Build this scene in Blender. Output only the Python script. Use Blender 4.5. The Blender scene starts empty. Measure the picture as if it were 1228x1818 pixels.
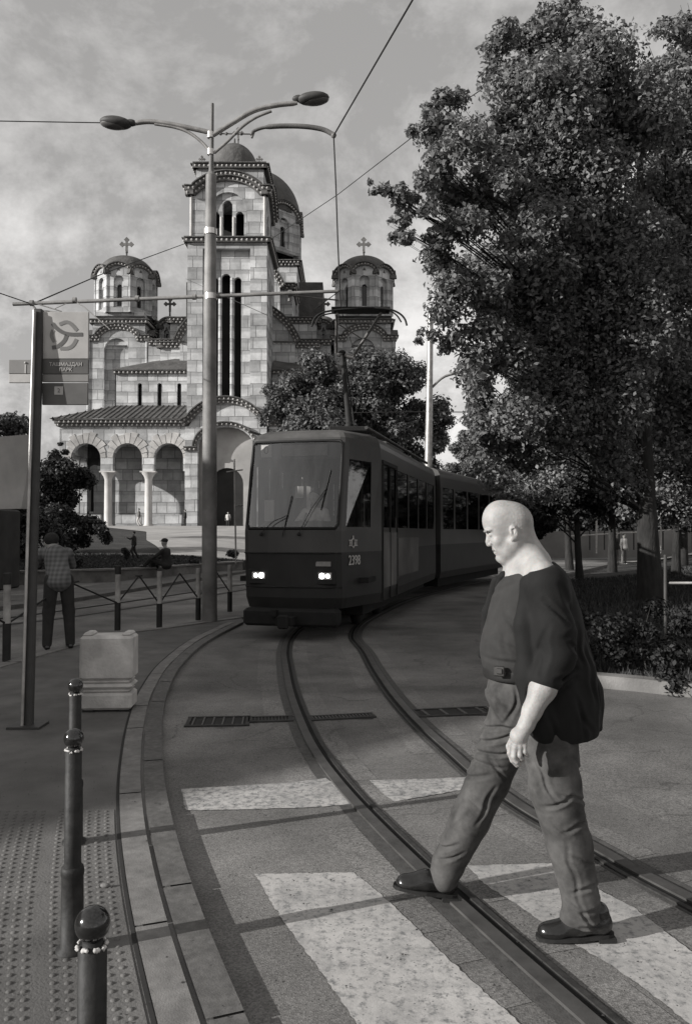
import bpy, math, random
import numpy as np
from math import sin, cos, pi, radians, atan2, sqrt
from mathutils import Vector, Matrix
random.seed(7); RNG = np.random.default_rng(7)
SC = bpy.context.scene
COL = SC.collection

# ---------------------------------------------------------------- camera
F_PX, PITCH, EYE = 1414.0, math.atan(36/1414.0), 1.6
cam_d = bpy.data.cameras.new('camera'); cam = bpy.data.objects.new('camera', cam_d); COL.objects.link(cam)
cam_d.sensor_fit = 'VERTICAL'; cam_d.sensor_height = 36.0; cam_d.lens = 36.0*F_PX/1818
cam_d.clip_start = 0.05; cam_d.clip_end = 3000
cam.location = (0, 0, EYE); cam.rotation_euler = (pi/2+PITCH, 0, 0)
SC.camera = cam
def ray(px, py):
    u, v = (px-614)/F_PX, (909-py)/F_PX
    return Vector((u, cos(PITCH)-v*sin(PITCH), sin(PITCH)+v*cos(PITCH)))
def at(px, py, Y):                       # the point seen at a pixel, at distance Y
    r = ray(px, py); return Vector((r.x*Y/r.y, Y, EYE+r.z*Y/r.y))
def G(px, py, z=0.0):                    # the point seen at a pixel, at height z
    r = ray(px, py); t = (z-EYE)/r.z; return Vector((r.x*t, r.y*t, z))

# ---------------------------------------------------------------- sky and sun
SUN_EL = radians(19); SUN_DIR = Vector((0.928, 0.371, 0)).normalized()      # the way the light travels on the ground
W = bpy.data.worlds.new('World'); SC.world = W; W.use_nodes = True
nt = W.node_tree; nt.nodes.clear()
def N(nt, typ, **kw):
    n = nt.nodes.new(typ)
    for k, v in kw.items(): setattr(n, k, v)
    return n
sky = N(nt, 'ShaderNodeTexSky', sky_type='NISHITA', sun_disc=False)
sky.sun_elevation = SUN_EL
sky.sun_rotation = atan2(-SUN_DIR.x, -SUN_DIR.y)
sky.dust_density = 2.0
bw = N(nt, 'ShaderNodeRGBToBW'); nt.links.new(sky.outputs[0], bw.inputs[0])
flat = N(nt, 'ShaderNodeMath', operation='POWER'); nt.links.new(bw.outputs[0], flat.inputs[0]); flat.inputs[1].default_value = 0.25
gain = N(nt, 'ShaderNodeMath', operation='MULTIPLY'); nt.links.new(flat.outputs[0], gain.inputs[0]); gain.inputs[1].default_value = 2.85
tc = N(nt, 'ShaderNodeTexCoord')
mp = N(nt, 'ShaderNodeMapping'); mp.inputs['Scale'].default_value = (1, 1, 1.35); mp.inputs['Location'].default_value = (3.1, 0.4, 0.2)
nt.links.new(tc.outputs['Generated'], mp.inputs[0])
nz = N(nt, 'ShaderNodeTexNoise'); nz.inputs['Scale'].default_value = 3.6; nz.inputs['Detail'].default_value = 12; nz.inputs['Roughness'].default_value = 0.66; nz.inputs['Distortion'].default_value = 0.15
nt.links.new(mp.outputs[0], nz.inputs[0])
rp = N(nt, 'ShaderNodeValToRGB'); rp.color_ramp.elements[0].position = 0.42; rp.color_ramp.elements[0].color = (0,0,0,1)
rp.color_ramp.elements[1].position = 0.62; rp.color_ramp.elements[1].color = (1,1,1,1)
nt.links.new(nz.outputs[0], rp.inputs[0])
sepz = N(nt, 'ShaderNodeSeparateXYZ'); nt.links.new(tc.outputs['Generated'], sepz.inputs[0])
low = N(nt, 'ShaderNodeMapRange'); low.inputs[1].default_value = 0.0; low.inputs[2].default_value = 0.45; low.inputs[3].default_value = 1.0; low.inputs[4].default_value = 0.35
nt.links.new(sepz.outputs[2], low.inputs[0])
cl = N(nt, 'ShaderNodeMath', operation='MULTIPLY'); nt.links.new(rp.outputs[0], cl.inputs[0]); nt.links.new(low.outputs[0], cl.inputs[1])
mix = N(nt, 'ShaderNodeMix'); mix.data_type = 'FLOAT'
nt.links.new(cl.outputs[0], mix.inputs[0]); nt.links.new(gain.outputs[0], mix.inputs[2]); mix.inputs[3].default_value = 9.8
bg = N(nt, 'ShaderNodeBackground'); bg.inputs[1].default_value = 0.10
tint = N(nt, 'ShaderNodeCombineColor')
for i, g in enumerate((1.0, 0.982, 0.965)):
    m_ = N(nt, 'ShaderNodeMath', operation='MULTIPLY'); nt.links.new(mix.outputs[0], m_.inputs[0]); m_.inputs[1].default_value = g
    nt.links.new(m_.outputs[0], tint.inputs[i])
nt.links.new(tint.outputs[0], bg.inputs[0])
nt.links.new(bg.outputs[0], N(nt, 'ShaderNodeOutputWorld').inputs[0])

sun_d = bpy.data.lights.new('sun', 'SUN'); sun_d.energy = 5.0; sun_d.angle = radians(0.5); sun_d.color = (1, 0.985, 0.96)
sun = bpy.data.objects.new('sun', sun_d); COL.objects.link(sun); sun.location = (-30, -10, 20)
sdir = Vector((SUN_DIR.x*cos(SUN_EL), SUN_DIR.y*cos(SUN_EL), -sin(SUN_EL)))
sun.rotation_euler = sdir.to_track_quat('-Z', 'Y').to_euler()
vs = SC.view_settings; SC.display_settings.display_device = 'sRGB'
vs.view_transform = 'Standard'; vs.look = 'None'; vs.gamma = 1.0; vs.exposure = 0.28
try: SC.cycles.max_bounces = 8; SC.cycles.transparent_max_bounces = 24
except Exception: pass

# ---------------------------------------------------------------- materials
MATS = {}
def mat(name, v=0.2, rough=0.7, var=0.25, scale=3.0, bump=0.0, bscale=40.0, metal=0.0, spec=0.3, dirt=0.0, detail=6, stretch=None, warm=0.03):
    """grey material: value v with noise of relative size var, larger dirt stains and a fine bump"""
    if name in MATS: return MATS[name]
    m = bpy.data.materials.new(name); m.use_nodes = True; t = m.node_tree; t.nodes.clear()
    out = N(t, 'ShaderNodeOutputMaterial'); p = N(t, 'ShaderNodeBsdfPrincipled'); t.links.new(p.outputs[0], out.inputs[0])
    p.inputs['Roughness'].default_value = rough; p.inputs['Metallic'].default_value = metal; p.inputs['Specular IOR Level'].default_value = spec
    tc = N(t, 'ShaderNodeTexCoord'); src = tc.outputs['Object']
    if stretch:
        mm = N(t, 'ShaderNodeMapping'); mm.inputs['Scale'].default_value = stretch; t.links.new(src, mm.inputs[0]); src = mm.outputs[0]
    n1 = N(t, 'ShaderNodeTexNoise'); n1.inputs['Scale'].default_value = scale; n1.inputs['Detail'].default_value = detail; n1.inputs['Roughness'].default_value = 0.6
    t.links.new(src, n1.inputs[0])
    r = N(t, 'ShaderNodeMapRange'); r.inputs[1].default_value = 0.3; r.inputs[2].default_value = 0.7; r.inputs[3].default_value = v*(1-var); r.inputs[4].default_value = v*(1+var)
    t.links.new(n1.outputs[0], r.inputs[0]); val = r.outputs[0]
    if dirt:
        n2 = N(t, 'ShaderNodeTexNoise'); n2.inputs['Scale'].default_value = scale*0.23; n2.inputs['Detail'].default_value = 8; n2.inputs['Distortion'].default_value = 1.0
        t.links.new(src, n2.inputs[0])
        r2 = N(t, 'ShaderNodeMapRange'); r2.inputs[1].default_value = 0.42; r2.inputs[2].default_value = 0.62; r2.inputs[3].default_value = 1-dirt; r2.inputs[4].default_value = 1
        t.links.new(n2.outputs[0], r2.inputs[0])
        mu = N(t, 'ShaderNodeMath', operation='MULTIPLY'); t.links.new(val, mu.inputs[0]); t.links.new(r2.outputs[0], mu.inputs[1]); val = mu.outputs[0]
    m['_v'] = v
    cc = N(t, 'ShaderNodeCombineColor')
    for i, g in enumerate((1+warm, 1.0, 1-warm)):
        mu = N(t, 'ShaderNodeMath', operation='MULTIPLY'); t.links.new(val, mu.inputs[0]); mu.inputs[1].default_value = g; t.links.new(mu.outputs[0], cc.inputs[i])
    t.links.new(cc.outputs[0], p.inputs['Base Color'])
    if bump:
        nb = N(t, 'ShaderNodeTexNoise'); nb.inputs['Scale'].default_value = bscale; nb.inputs['Detail'].default_value = 5; t.links.new(src, nb.inputs[0])
        b = N(t, 'ShaderNodeBump'); b.inputs['Strength'].default_value = bump; b.inputs['Distance'].default_value = 0.6/bscale
        t.links.new(nb.outputs[0], b.inputs['Height']); t.links.new(b.outputs[0], p.inputs['Normal'])
    MATS[name] = m; return m
def asphalt(name, v, agg=170.0, crack=True, light=0.3):
    m = mat(name, v, 0.85, 0.3, 1.3, dirt=0.42, spec=0.25); t = m.node_tree
    p = [n for n in t.nodes if n.type == 'BSDF_PRINCIPLED'][0]; cc = [n for n in t.nodes if n.type == 'COMBINE_COLOR'][0]
    tc = [n for n in t.nodes if n.type == 'TEX_COORD'][0]
    vo = N(t, 'ShaderNodeTexVoronoi'); vo.inputs['Scale'].default_value = agg; t.links.new(tc.outputs['Object'], vo.inputs[0])
    sp = N(t, 'ShaderNodeSeparateColor'); t.links.new(vo.outputs['Color'], sp.inputs[0])
    mr = N(t, 'ShaderNodeMapRange'); mr.inputs[3].default_value = 1-light*1.3; mr.inputs[4].default_value = 1+light*1.3; t.links.new(sp.outputs[0], mr.inputs[0])
    vm = N(t, 'ShaderNodeVectorMath', operation='SCALE'); t.links.new(cc.outputs[0], vm.inputs[0]); t.links.new(mr.outputs[0], vm.inputs['Scale'])
    last = vm.outputs[0]
    if crack:
        nz = N(t, 'ShaderNodeTexNoise'); nz.inputs['Scale'].default_value = 2.5; nz.inputs['Detail'].default_value = 6; t.links.new(tc.outputs['Object'], nz.inputs[0])
        ad = N(t, 'ShaderNodeMixRGB'); ad.blend_type = 'ADD'; ad.inputs[0].default_value = 0.5; t.links.new(tc.outputs['Object'], ad.inputs[1]); t.links.new(nz.outputs['Color'], ad.inputs[2])
        v2 = N(t, 'ShaderNodeTexVoronoi', feature='DISTANCE_TO_EDGE'); v2.inputs['Scale'].default_value = 1.1; t.links.new(ad.outputs[0], v2.inputs[0])
        cr = N(t, 'ShaderNodeMapRange'); cr.inputs[1].default_value = 0.004; cr.inputs[2].default_value = 0.014; cr.inputs[3].default_value = 0.72; cr.inputs[4].default_value = 1; t.links.new(v2.outputs['Distance'], cr.inputs[0])
        # cracks only in some areas
        n3 = N(t, 'ShaderNodeTexNoise'); n3.inputs['Scale'].default_value = 0.6; t.links.new(tc.outputs['Object'], n3.inputs[0])
        g = N(t, 'ShaderNodeMapRange'); g.inputs[1].default_value = 0.47; g.inputs[2].default_value = 0.55; t.links.new(n3.outputs[0], g.inputs[0])
        mx = N(t, 'ShaderNodeMix'); mx.data_type = 'FLOAT'; t.links.new(g.outputs[0], mx.inputs[0]); mx.inputs[2].default_value = 1; t.links.new(cr.outputs[0], mx.inputs[3])
        v3 = N(t, 'ShaderNodeVectorMath', operation='SCALE'); t.links.new(last, v3.inputs[0]); t.links.new(mx.outputs[0], v3.inputs['Scale']); last = v3.outputs[0]
    t.links.new(last, p.inputs['Base Color'])
    b = N(t, 'ShaderNodeBump'); b.inputs['Strength'].default_value = 0.3; b.inputs['Distance'].default_value = 0.004
    t.links.new(vo.outputs['Distance'], b.inputs['Height']); t.links.new(b.outputs[0], p.inputs['Normal'])
    return m
def worn_paint(name, v, under, scale=9.0, lo=0.40, hi=0.47):
    m = mat(name, v, 0.8, 0.14, 2.0, bump=0.22, bscale=160, dirt=0.2); t = m.node_tree
    p = [n for n in t.nodes if n.type == 'BSDF_PRINCIPLED'][0]; cc = [n for n in t.nodes if n.type == 'COMBINE_COLOR'][0]
    tc = [n for n in t.nodes if n.type == 'TEX_COORD'][0]
    n1 = N(t, 'ShaderNodeTexNoise'); n1.inputs['Scale'].default_value = scale; n1.inputs['Detail'].default_value = 10; n1.inputs['Roughness'].default_value = 0.75; t.links.new(tc.outputs['Object'], n1.inputs[0])
    r = N(t, 'ShaderNodeMapRange'); r.inputs[1].default_value = lo; r.inputs[2].default_value = hi; t.links.new(n1.outputs[0], r.inputs[0])
    vo = N(t, 'ShaderNodeTexVoronoi'); vo.inputs['Scale'].default_value = 42; t.links.new(tc.outputs['Object'], vo.inputs[0])
    r2 = N(t, 'ShaderNodeMapRange'); r2.inputs[1].default_value = 0.10; r2.inputs[2].default_value = 0.2; t.links.new(vo.outputs['Distance'], r2.inputs[0])
    mn0 = N(t, 'ShaderNodeMath', operation='MULTIPLY'); t.links.new(r.outputs[0], mn0.inputs[0]); t.links.new(r2.outputs[0], mn0.inputs[1])
    n9 = N(t, 'ShaderNodeTexNoise'); n9.inputs['Scale'].default_value = 3.3; n9.inputs['Detail'].default_value = 12; n9.inputs['Roughness'].default_value = 0.8; t.links.new(tc.outputs['Object'], n9.inputs[0]); r9 = N(t, 'ShaderNodeMapRange'); r9.inputs[1].default_value = 0.36; r9.inputs[2].default_value = 0.55; r9.inputs[3].default_value = 0.35; r9.inputs[4].default_value = 0.95; t.links.new(n9.outputs[0], r9.inputs[0])
    mn = N(t, 'ShaderNodeMath', operation='MULTIPLY'); t.links.new(mn0.outputs[0], mn.inputs[0]); t.links.new(r9.outputs[0], mn.inputs[1])
    mx = N(t, 'ShaderNodeMixRGB'); t.links.new(mn.outputs[0], mx.inputs[0]); mx.inputs[1].default_value = (under, under, under, 1); t.links.new(cc.outputs[0], mx.inputs[2])
    t.links.new(mx.outputs[0], p.inputs['Base Color']); return m
def stone(name, v=0.52, band=0.25, bw_=1.55, rh=1.28, mortar=0.055):
    m = bpy.data.materials.new(name); m.use_nodes = True; t = m.node_tree; t.nodes.clear()
    out = N(t, 'ShaderNodeOutputMaterial'); p = N(t, 'ShaderNodeBsdfPrincipled'); t.links.new(p.outputs[0], out.inputs[0]); p.inputs['Roughness'].default_value = 0.85; p.inputs['Specular IOR Level'].default_value = 0.2
    g = N(t, 'ShaderNodeNewGeometry'); s = N(t, 'ShaderNodeSeparateXYZ'); t.links.new(g.outputs['Position'], s.inputs[0])
    a = N(t, 'ShaderNodeMath', operation='MULTIPLY_ADD'); t.links.new(s.outputs[1], a.inputs[0]); a.inputs[1].default_value = 0.83; t.links.new(s.outputs[0], a.inputs[2])
    c = N(t, 'ShaderNodeCombineXYZ'); t.links.new(a.outputs[0], c.inputs[0]); t.links.new(s.outputs[2], c.inputs[1])
    nd = N(t, 'ShaderNodeTexNoise'); nd.inputs['Scale'].default_value = 0.9; nd.inputs['Detail'].default_value = 3; t.links.new(c.outputs[0], nd.inputs[0])
    ad = N(t, 'ShaderNodeMixRGB'); ad.blend_type = 'ADD'; ad.inputs[0].default_value = 0.14; t.links.new(c.outputs[0], ad.inputs[1]); t.links.new(nd.outputs['Color'], ad.inputs[2])
    b = N(t, 'ShaderNodeTexBrick'); t.links.new(ad.outputs[0], b.inputs[0]); b.inputs['Scale'].default_value = 1.0
    
    fz_ = N(t,'ShaderNodeSeparateXYZ'); t.links.new(ad.outputs[0], fz_.inputs[0]); dv = N(t,'ShaderNodeMath',operation='DIVIDE'); t.links.new(fz_.outputs[1], dv.inputs[0]); dv.inputs[1].default_value = rh
    fr = N(t,'ShaderNodeMath',operation='FRACT'); t.links.new(dv.outputs[0], fr.inputs[0]); bm = N(t,'ShaderNodeMapRange'); bm.inputs[1].default_value = 0.62; bm.inputs[2].default_value = 0.70; t.links.new(fr.outputs[0], bm.inputs[0])
    b.inputs['Brick Width'].default_value = bw_; b.inputs['Row Height'].default_value = rh; b.inputs['Mortar Size'].default_value = mortar; b.inputs['Mortar Smooth'].default_value = 0.6
    b.inputs['Bias'].default_value = -0.1; b.offset = 0.43; b.squash = 0.75; b.squash_frequency = 3
    b.inputs['Color1'].default_value = (v*1.15,)*3+(1,); b.inputs['Color2'].default_value = (v*0.62,)*3+(1,); b.inputs['Mortar'].default_value = (band,)*3+(1,)
    n1 = N(t, 'ShaderNodeTexNoise'); n1.inputs['Scale'].default_value = 0.55; n1.inputs['Detail'].default_value = 9; n1.inputs['Roughness'].default_value = 0.7; t.links.new(g.outputs['Position'], n1.inputs[0])
    r = N(t, 'ShaderNodeMapRange'); r.inputs[1].default_value = 0.3; r.inputs[2].default_value = 0.68; r.inputs[3].default_value = 0.62; r.inputs[4].default_value = 1.2; t.links.new(n1.outputs[0], r.inputs[0])
    vm = N(t, 'ShaderNodeVectorMath', operation='SCALE'); bx = N(t,'ShaderNodeMixRGB'); nb_ = N(t,'ShaderNodeMath',operation='MULTIPLY'); t.links.new(bm.outputs[0], nb_.inputs[0]); nb_.inputs[1].default_value = 0.5; t.links.new(nb_.outputs[0], bx.inputs[0]); t.links.new(b.outputs[0], bx.inputs[1]); bx.inputs[2].default_value = (band,)*3+(1,)
    t.links.new(bx.outputs[0], vm.inputs[0]); t.links.new(r.outputs[0], vm.inputs['Scale'])
    t.links.new(vm.outputs[0], p.inputs['Base Color'])
    bu = N(t, 'ShaderNodeBump'); bu.inputs['Strength'].default_value = 0.5; bu.inputs['Distance'].default_value = 0.06; bu.invert = True
    t.links.new(b.outputs['Fac'], bu.inputs['Height']); t.links.new(bu.outputs[0], p.inputs['Normal'])
    MATS[name] = m; return m
def leafmat(name, v, rough=0.45, trans=0.25, var=0.45):
    m = bpy.data.materials.new(name); m.use_nodes = True; t = m.node_tree; t.nodes.clear()
    out = N(t, 'ShaderNodeOutputMaterial'); p = N(t, 'ShaderNodeBsdfPrincipled'); p.inputs['Roughness'].default_value = rough; p.inputs['Specular IOR Level'].default_value = 0.22
    g = N(t, 'ShaderNodeNewGeometry'); r = N(t, 'ShaderNodeMapRange'); r.inputs[3].default_value = v*(1-var); r.inputs[4].default_value = v*(1+var); t.links.new(g.outputs['Random Per Island'], r.inputs[0])
    cc = N(t, 'ShaderNodeCombineColor')
    for i in range(3): t.links.new(r.outputs[0], cc.inputs[i])
    t.links.new(cc.outputs[0], p.inputs['Base Color'])
    tr = N(t, 'ShaderNodeBsdfTranslucent'); t.links.new(cc.outputs[0], tr.inputs[0])
    mx = N(t, 'ShaderNodeMixShader'); mx.inputs[0].default_value = trans; t.links.new(p.outputs[0], mx.inputs[1]); t.links.new(tr.outputs[0], mx.inputs[2]); t.links.new(mx.outputs[0], out.inputs[0])
    MATS[name] = m; return m
def glass(name, clear=0.5, rough=0.03, base=0.02):
    m = bpy.data.materials.new(name); m.use_nodes = True; t = m.node_tree; t.nodes.clear()
    out = N(t, 'ShaderNodeOutputMaterial'); tr = N(t, 'ShaderNodeBsdfTransparent'); tr.inputs[0].default_value = (clear,)*3+(1,)
    gl = N(t, 'ShaderNodeBsdfGlossy'); gl.inputs['Roughness'].default_value = rough; gl.inputs[0].default_value = (0.8,)*3+(1,)
    fr = N(t, 'ShaderNodeFresnel'); fr.inputs[0].default_value = 1.6
    a = N(t, 'ShaderNodeMath', operation='MULTIPLY_ADD'); t.links.new(fr.outputs[0], a.inputs[0]); a.inputs[1].default_value = 1.6; a.inputs[2].default_value = base; a.use_clamp = True
    mx = N(t, 'ShaderNodeMixShader'); t.links.new(a.outputs[0], mx.inputs[0]); t.links.new(tr.outputs[0], mx.inputs[1]); t.links.new(gl.outputs[0], mx.inputs[2]); t.links.new(mx.outputs[0], out.inputs[0])
    MATS[name] = m; return m
def lamp_mat(name, s):
    m = bpy.data.materials.new(name); m.use_nodes = True; t = m.node_tree; t.nodes.clear()
    out = N(t, 'ShaderNodeOutputMaterial'); e = N(t, 'ShaderNodeEmission'); e.inputs[1].default_value = s; t.links.new(e.outputs[0], out.inputs[0]); MATS[name] = m; return m

# ---------------------------------------------------------------- object helpers
ORG = {}
def tag(o, label=None, cat=None, group=None, kind=None):
    if label: o['label'] = label
    if cat: o['category'] = cat
    if group: o['group'] = group
    if kind: o['kind'] = kind
    return o
def empty(name, loc, label=None, cat=None, group=None):
    o = bpy.data.objects.new(name, None); COL.objects.link(o); o.location = loc; o.empty_display_size = 0.2
    ORG[o.name] = Vector(loc); return tag(o, label, cat, group)
def link_mesh(name, me, parent=None, loc=None):
    o = bpy.data.objects.new(name, me); COL.objects.link(o)
    if parent is not None:
        o.parent = parent; ORG[o.name] = ORG[parent.name]; off = ORG[parent.name]
    else:
        off = Vector(loc) if loc is not None else Vector((0, 0, 0)); o.location = off; ORG[o.name] = off
    if off.length > 0: me.transform(Matrix.Translation(-off))
    return o
def copy_tree(o, parent=None, loc=None):
    c = o.copy(); COL.objects.link(c)
    if parent is not None: c.parent = parent
    if loc is not None: c.location = loc
    ORG[c.name] = Vector(c.location) if parent is None else ORG[parent.name]
    for ch in list(o.children): copy_tree(ch, c)
    return c
class MB:
    def __init__(s, T=None): s.v, s.f, s.m, s.sm, s.T = [], [], [], [], T
    def add(s, vs, fs, mi=0, smooth=False):
        o = len(s.v)
        for p in vs:
            p = Vector(p)
            if s.T is not None: p = s.T @ p
            s.v.append(p[:])
        for f in fs: s.f.append([o+i for i in f]); s.m.append(mi); s.sm.append(smooth)
    def box(s, c, sz, mi=0, R=None, bev=0.0):
        hx, hy, hz = sz[0]/2, sz[1]/2, sz[2]/2; c = Vector(c)
        if bev > 0:
            b = min(bev, hx*0.9, hy*0.9, hz*0.9); vs = []
            for z, i in ((-hz, b), (-hz+b, 0), (hz-b, 0), (hz, b)):
                x, y = hx-i, hy-i; k = b if i == 0 else b*0.6
                vs += [(-x+k,-y,z),(x-k,-y,z),(x,-y+k,z),(x,y-k,z),(x-k,y,z),(-x+k,y,z),(-x,y-k,z),(-x,-y+k,z)]
            fs = [[7,6,5,4,3,2,1,0], [24+i for i in range(8)]]
            for r in range(3):
                for i in range(8): j = (i+1) % 8; fs.append([r*8+i, r*8+j, r*8+8+j, r*8+8+i])
        else:
            vs = [(x,y,z) for z in (-hz,hz) for x,y in ((-hx,-hy),(hx,-hy),(hx,hy),(-hx,hy))]
            fs = [[3,2,1,0],[4,5,6,7],[0,1,5,4],[1,2,6,5],[2,3,7,6],[3,0,4,7]]
        vs = [Vector(p) for p in vs]
        if R is not None: vs = [R @ p for p in vs]
        s.add([c+p for p in vs], fs, mi)
    def tube(s, pts, r, seg=10, mi=0, cap=True, flat=1.0):
        pts = [Vector(p) for p in pts]; n = len(pts); rs = r if hasattr(r, '__len__') else [r]*n
        up = None; vs = []
        for i, p in enumerate(pts):
            d = (pts[min(i+1, n-1)]-pts[max(i-1, 0)]).normalized()
            if up is None:
                up = Vector((0,0,1)) if abs(d.z) < 0.9 else Vector((0,1,0))
            a = d.cross(up).normalized(); b = a.cross(d).normalized(); up = b
            for k in range(seg):
                t = 2*pi*k/seg; vs.append(p+a*cos(t)*rs[i]+b*sin(t)*rs[i]*flat)
        fs = [[i*seg+k, i*seg+(k+1) % seg, (i+1)*seg+(k+1) % seg, (i+1)*seg+k] for i in range(n-1) for k in range(seg)]
        s.add(vs, fs, mi, True)
        if cap: s.add(vs[:seg], [list(range(seg))[::-1]], mi); s.add(vs[-seg:], [list(range(seg))], mi)
    def lathe(s, prof, c=(0,0,0), seg=24, mi=0, R=None, smooth=True, a0=0.0, a1=2*pi):
        c = Vector(c); vs = []; n = len(prof); closed = abs(a1-a0-2*pi) < 1e-6; m = seg if closed else seg+1
        for r, z in prof:
            for k in range(m):
                t = a0+(a1-a0)*k/seg; p = Vector((r*cos(t), r*sin(t), z)); vs.append(c+(R @ p if R is not None else p))
        fs = []
        for i in range(n-1):
            for k in range(seg): fs.append([i*m+k, i*m+(k+1) % m, (i+1)*m+(k+1) % m, (i+1)*m+k])
        s.add(vs, fs, mi, smooth)
    def ball(s, c, r, seg=14, mi=0, sc=(1,1,1), R=None):
        vs, fs, h = [], [], seg//2; c = Vector(c)
        for i in range(h+1):
            a = pi*i/h
            for k in range(seg):
                t = 2*pi*k/seg; p = Vector((r*sin(a)*cos(t)*sc[0], r*sin(a)*sin(t)*sc[1], -r*cos(a)*sc[2])); vs.append(c+(R @ p if R is not None else p))
        for i in range(h):
            for k in range(seg): fs.append([i*seg+k, i*seg+(k+1) % seg, (i+1)*seg+(k+1) % seg, (i+1)*seg+k])
        s.add(vs, fs, mi, True)
    def prism(s, poly, z0, z1, mi=0, mside=None):
        n = len(poly); vs = [(p[0], p[1], z0) for p in poly]+[(p[0], p[1], z1) for p in poly]
        s.add(vs, [list(range(n, 2*n))], mi); s.add(vs, [list(range(n))[::-1]], mi)
        s.add(vs, [[i, (i+1) % n, n+(i+1) % n, n+i] for i in range(n)], mi if mside is None else mside)
    def strip(s, L, Rr, mi=0, thick=0.0):
        n = len(L); vs = [Vector(p) for p in L]+[Vector(p) for p in Rr]
        s.add(vs, [[i, n+i, n+i+1, i+1] for i in range(n-1)], mi)
        if thick:
            d = Vector((0,0,-thick)); lo = [p+d for p in vs]
            s.add(vs+lo, [[i, i+1, 2*n+i+1, 2*n+i] for i in range(n-1)]+[[n+i+1, n+i, 3*n+i, 3*n+i+1] for i in range(n-1)]+[[0, 2*n, 3*n, n], [n-1, 2*n-1, 4*n-1, 3*n-1]], mi)
    def panel(s, outer, holes, org, u, thick, mi=0):
        """flat wall with openings: outer and holes in (along, up); org the foot of the wall line, u its direction; thickness goes to the left of u"""
        cu = bpy.data.curves.new('tmp', 'CURVE'); cu.dimensions = '2D'; cu.fill_mode = 'BOTH'; cu.extrude = thick/2
        for loop in [outer]+list(holes):
            sp = cu.splines.new('POLY'); sp.points.add(len(loop)-1)
            for i, (a, b) in enumerate(loop): sp.points[i].co = (a, b, 0, 1)
            sp.use_cyclic_u = True
        ob = bpy.data.objects.new('tmp', cu); me = bpy.data.meshes.new_from_object(ob)
        u = Vector((u[0], u[1], 0)).normalized(); n = Vector((-u.y, u.x, 0)); org = Vector((org[0], org[1], 0))
        vs = [org+u*v.co.x+n*(v.co.z+thick/2)+Vector((0,0,v.co.y)) for v in me.vertices]
        s.add(vs, [list(p.vertices) for p in me.polygons], mi)
        bpy.data.objects.remove(ob); bpy.data.curves.remove(cu); bpy.data.meshes.remove(me)
    def build(s, name, mats, parent=None, loc=None, T=None):
        me = bpy.data.meshes.new(name); me.from_pydata(s.v, [], s.f)
        mats = mats if isinstance(mats, (list, tuple)) else [mats]
        for m in mats: me.materials.append(MATS[m] if isinstance(m, str) else m)
        me.polygons.foreach_set('material_index', s.m); me.polygons.foreach_set('use_smooth', s.sm); me.update()
        return link_mesh(name, me, parent, loc)
def rawmesh(name, V, Fq, mt, parent=None, loc=None, smooth=False):
    me = bpy.data.meshes.new(name); k = Fq.shape[1]
    me.vertices.add(len(V)); me.vertices.foreach_set('co', np.asarray(V, np.float32).ravel())
    me.loops.add(Fq.size); me.loops.foreach_set('vertex_index', Fq.astype(np.int32).ravel())
    me.polygons.add(len(Fq)); me.polygons.foreach_set('loop_start', np.arange(0, Fq.size, k, dtype=np.int32))
    try: me.polygons.foreach_set('loop_total', np.full(len(Fq), k, dtype=np.int32))
    except Exception: pass
    me.materials.append(MATS[mt]); me.update(calc_edges=True)
    if smooth: me.polygons.foreach_set('use_smooth', np.ones(len(Fq), bool))
    return link_mesh(name, me, parent, loc)
def arch(cx, w, z0, zs, n=12):
    return [(cx-w/2, z0), (cx+w/2, z0)]+[(cx+w/2*cos(pi*i/n), zs+w/2*sin(pi*i/n)) for i in range(n+1)]
def text_mesh(body, size, mt, M, parent, name='lettering', ext=0.002, bold=0.0, sx=1.0):
    cu = bpy.data.curves.new('txt', 'FONT'); cu.body = body; cu.size = size; cu.extrude = ext; cu.align_x = 'CENTER'; cu.align_y = 'CENTER'; cu.offset = bold
    ob = bpy.data.objects.new('txt', cu); me = bpy.data.meshes.new_from_object(ob); bpy.data.objects.remove(ob); bpy.data.curves.remove(cu)
    me.transform(Matrix.Diagonal((sx, 1, 1, 1))); me.transform(M); me.materials.clear(); me.materials.append(MATS[mt]); return link_mesh(name, me, parent)
def frame(org, u, up=(0,0,1)):               # matrix placing x along u, y along up, z towards the viewer of that face
    u = Vector(u).normalized(); up = Vector(up).normalized(); n = u.cross(up)
    M = Matrix((u, up, n)).transposed().to_4x4(); M.translation = Vector(org); return M

# ---------------------------------------------------------------- foliage
def leaf_cloud(lumps, n, size, seed, shell=0.45, droop=0.3, aspect=0.62):
    rg = np.random.default_rng(seed); L = np.array(lumps, float); w = L[:,3]**2; w /= w.sum()
    idx = rg.choice(len(L), n, p=w); d = rg.normal(size=(n,3)); d /= np.linalg.norm(d, axis=1)[:,None]
    rr = L[idx,3]*(rg.random(n)**shell)*(1+0.18*rg.normal(size=n).clip(-1.5,1.5))
    P = L[idx,:3]+d*rr[:,None]*np.array([1.0,1.0,0.82]); P[:,2] -= droop*rr*rg.random(n)*0.4
    nr = d*0.7+rg.normal(size=(n,3))*0.6+np.array([0,0,0.45]); nr /= np.linalg.norm(nr, axis=1)[:,None]
    a = np.cross(nr, rg.normal(size=(n,3))); a /= np.linalg.norm(a, axis=1)[:,None]; b = np.cross(nr, a)
    s = size*(0.4+1.15*rg.random(n))[:,None]; a = a*s; b = b*s*aspect
    bend = nr*s*0.18
    V = np.stack([P-a*0.5, P+b*0.5+bend, P+a*0.5, P-b*0.5+bend], axis=1).reshape(-1,3)
    F = np.arange(4*n).reshape(n,4); return V, F
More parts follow.
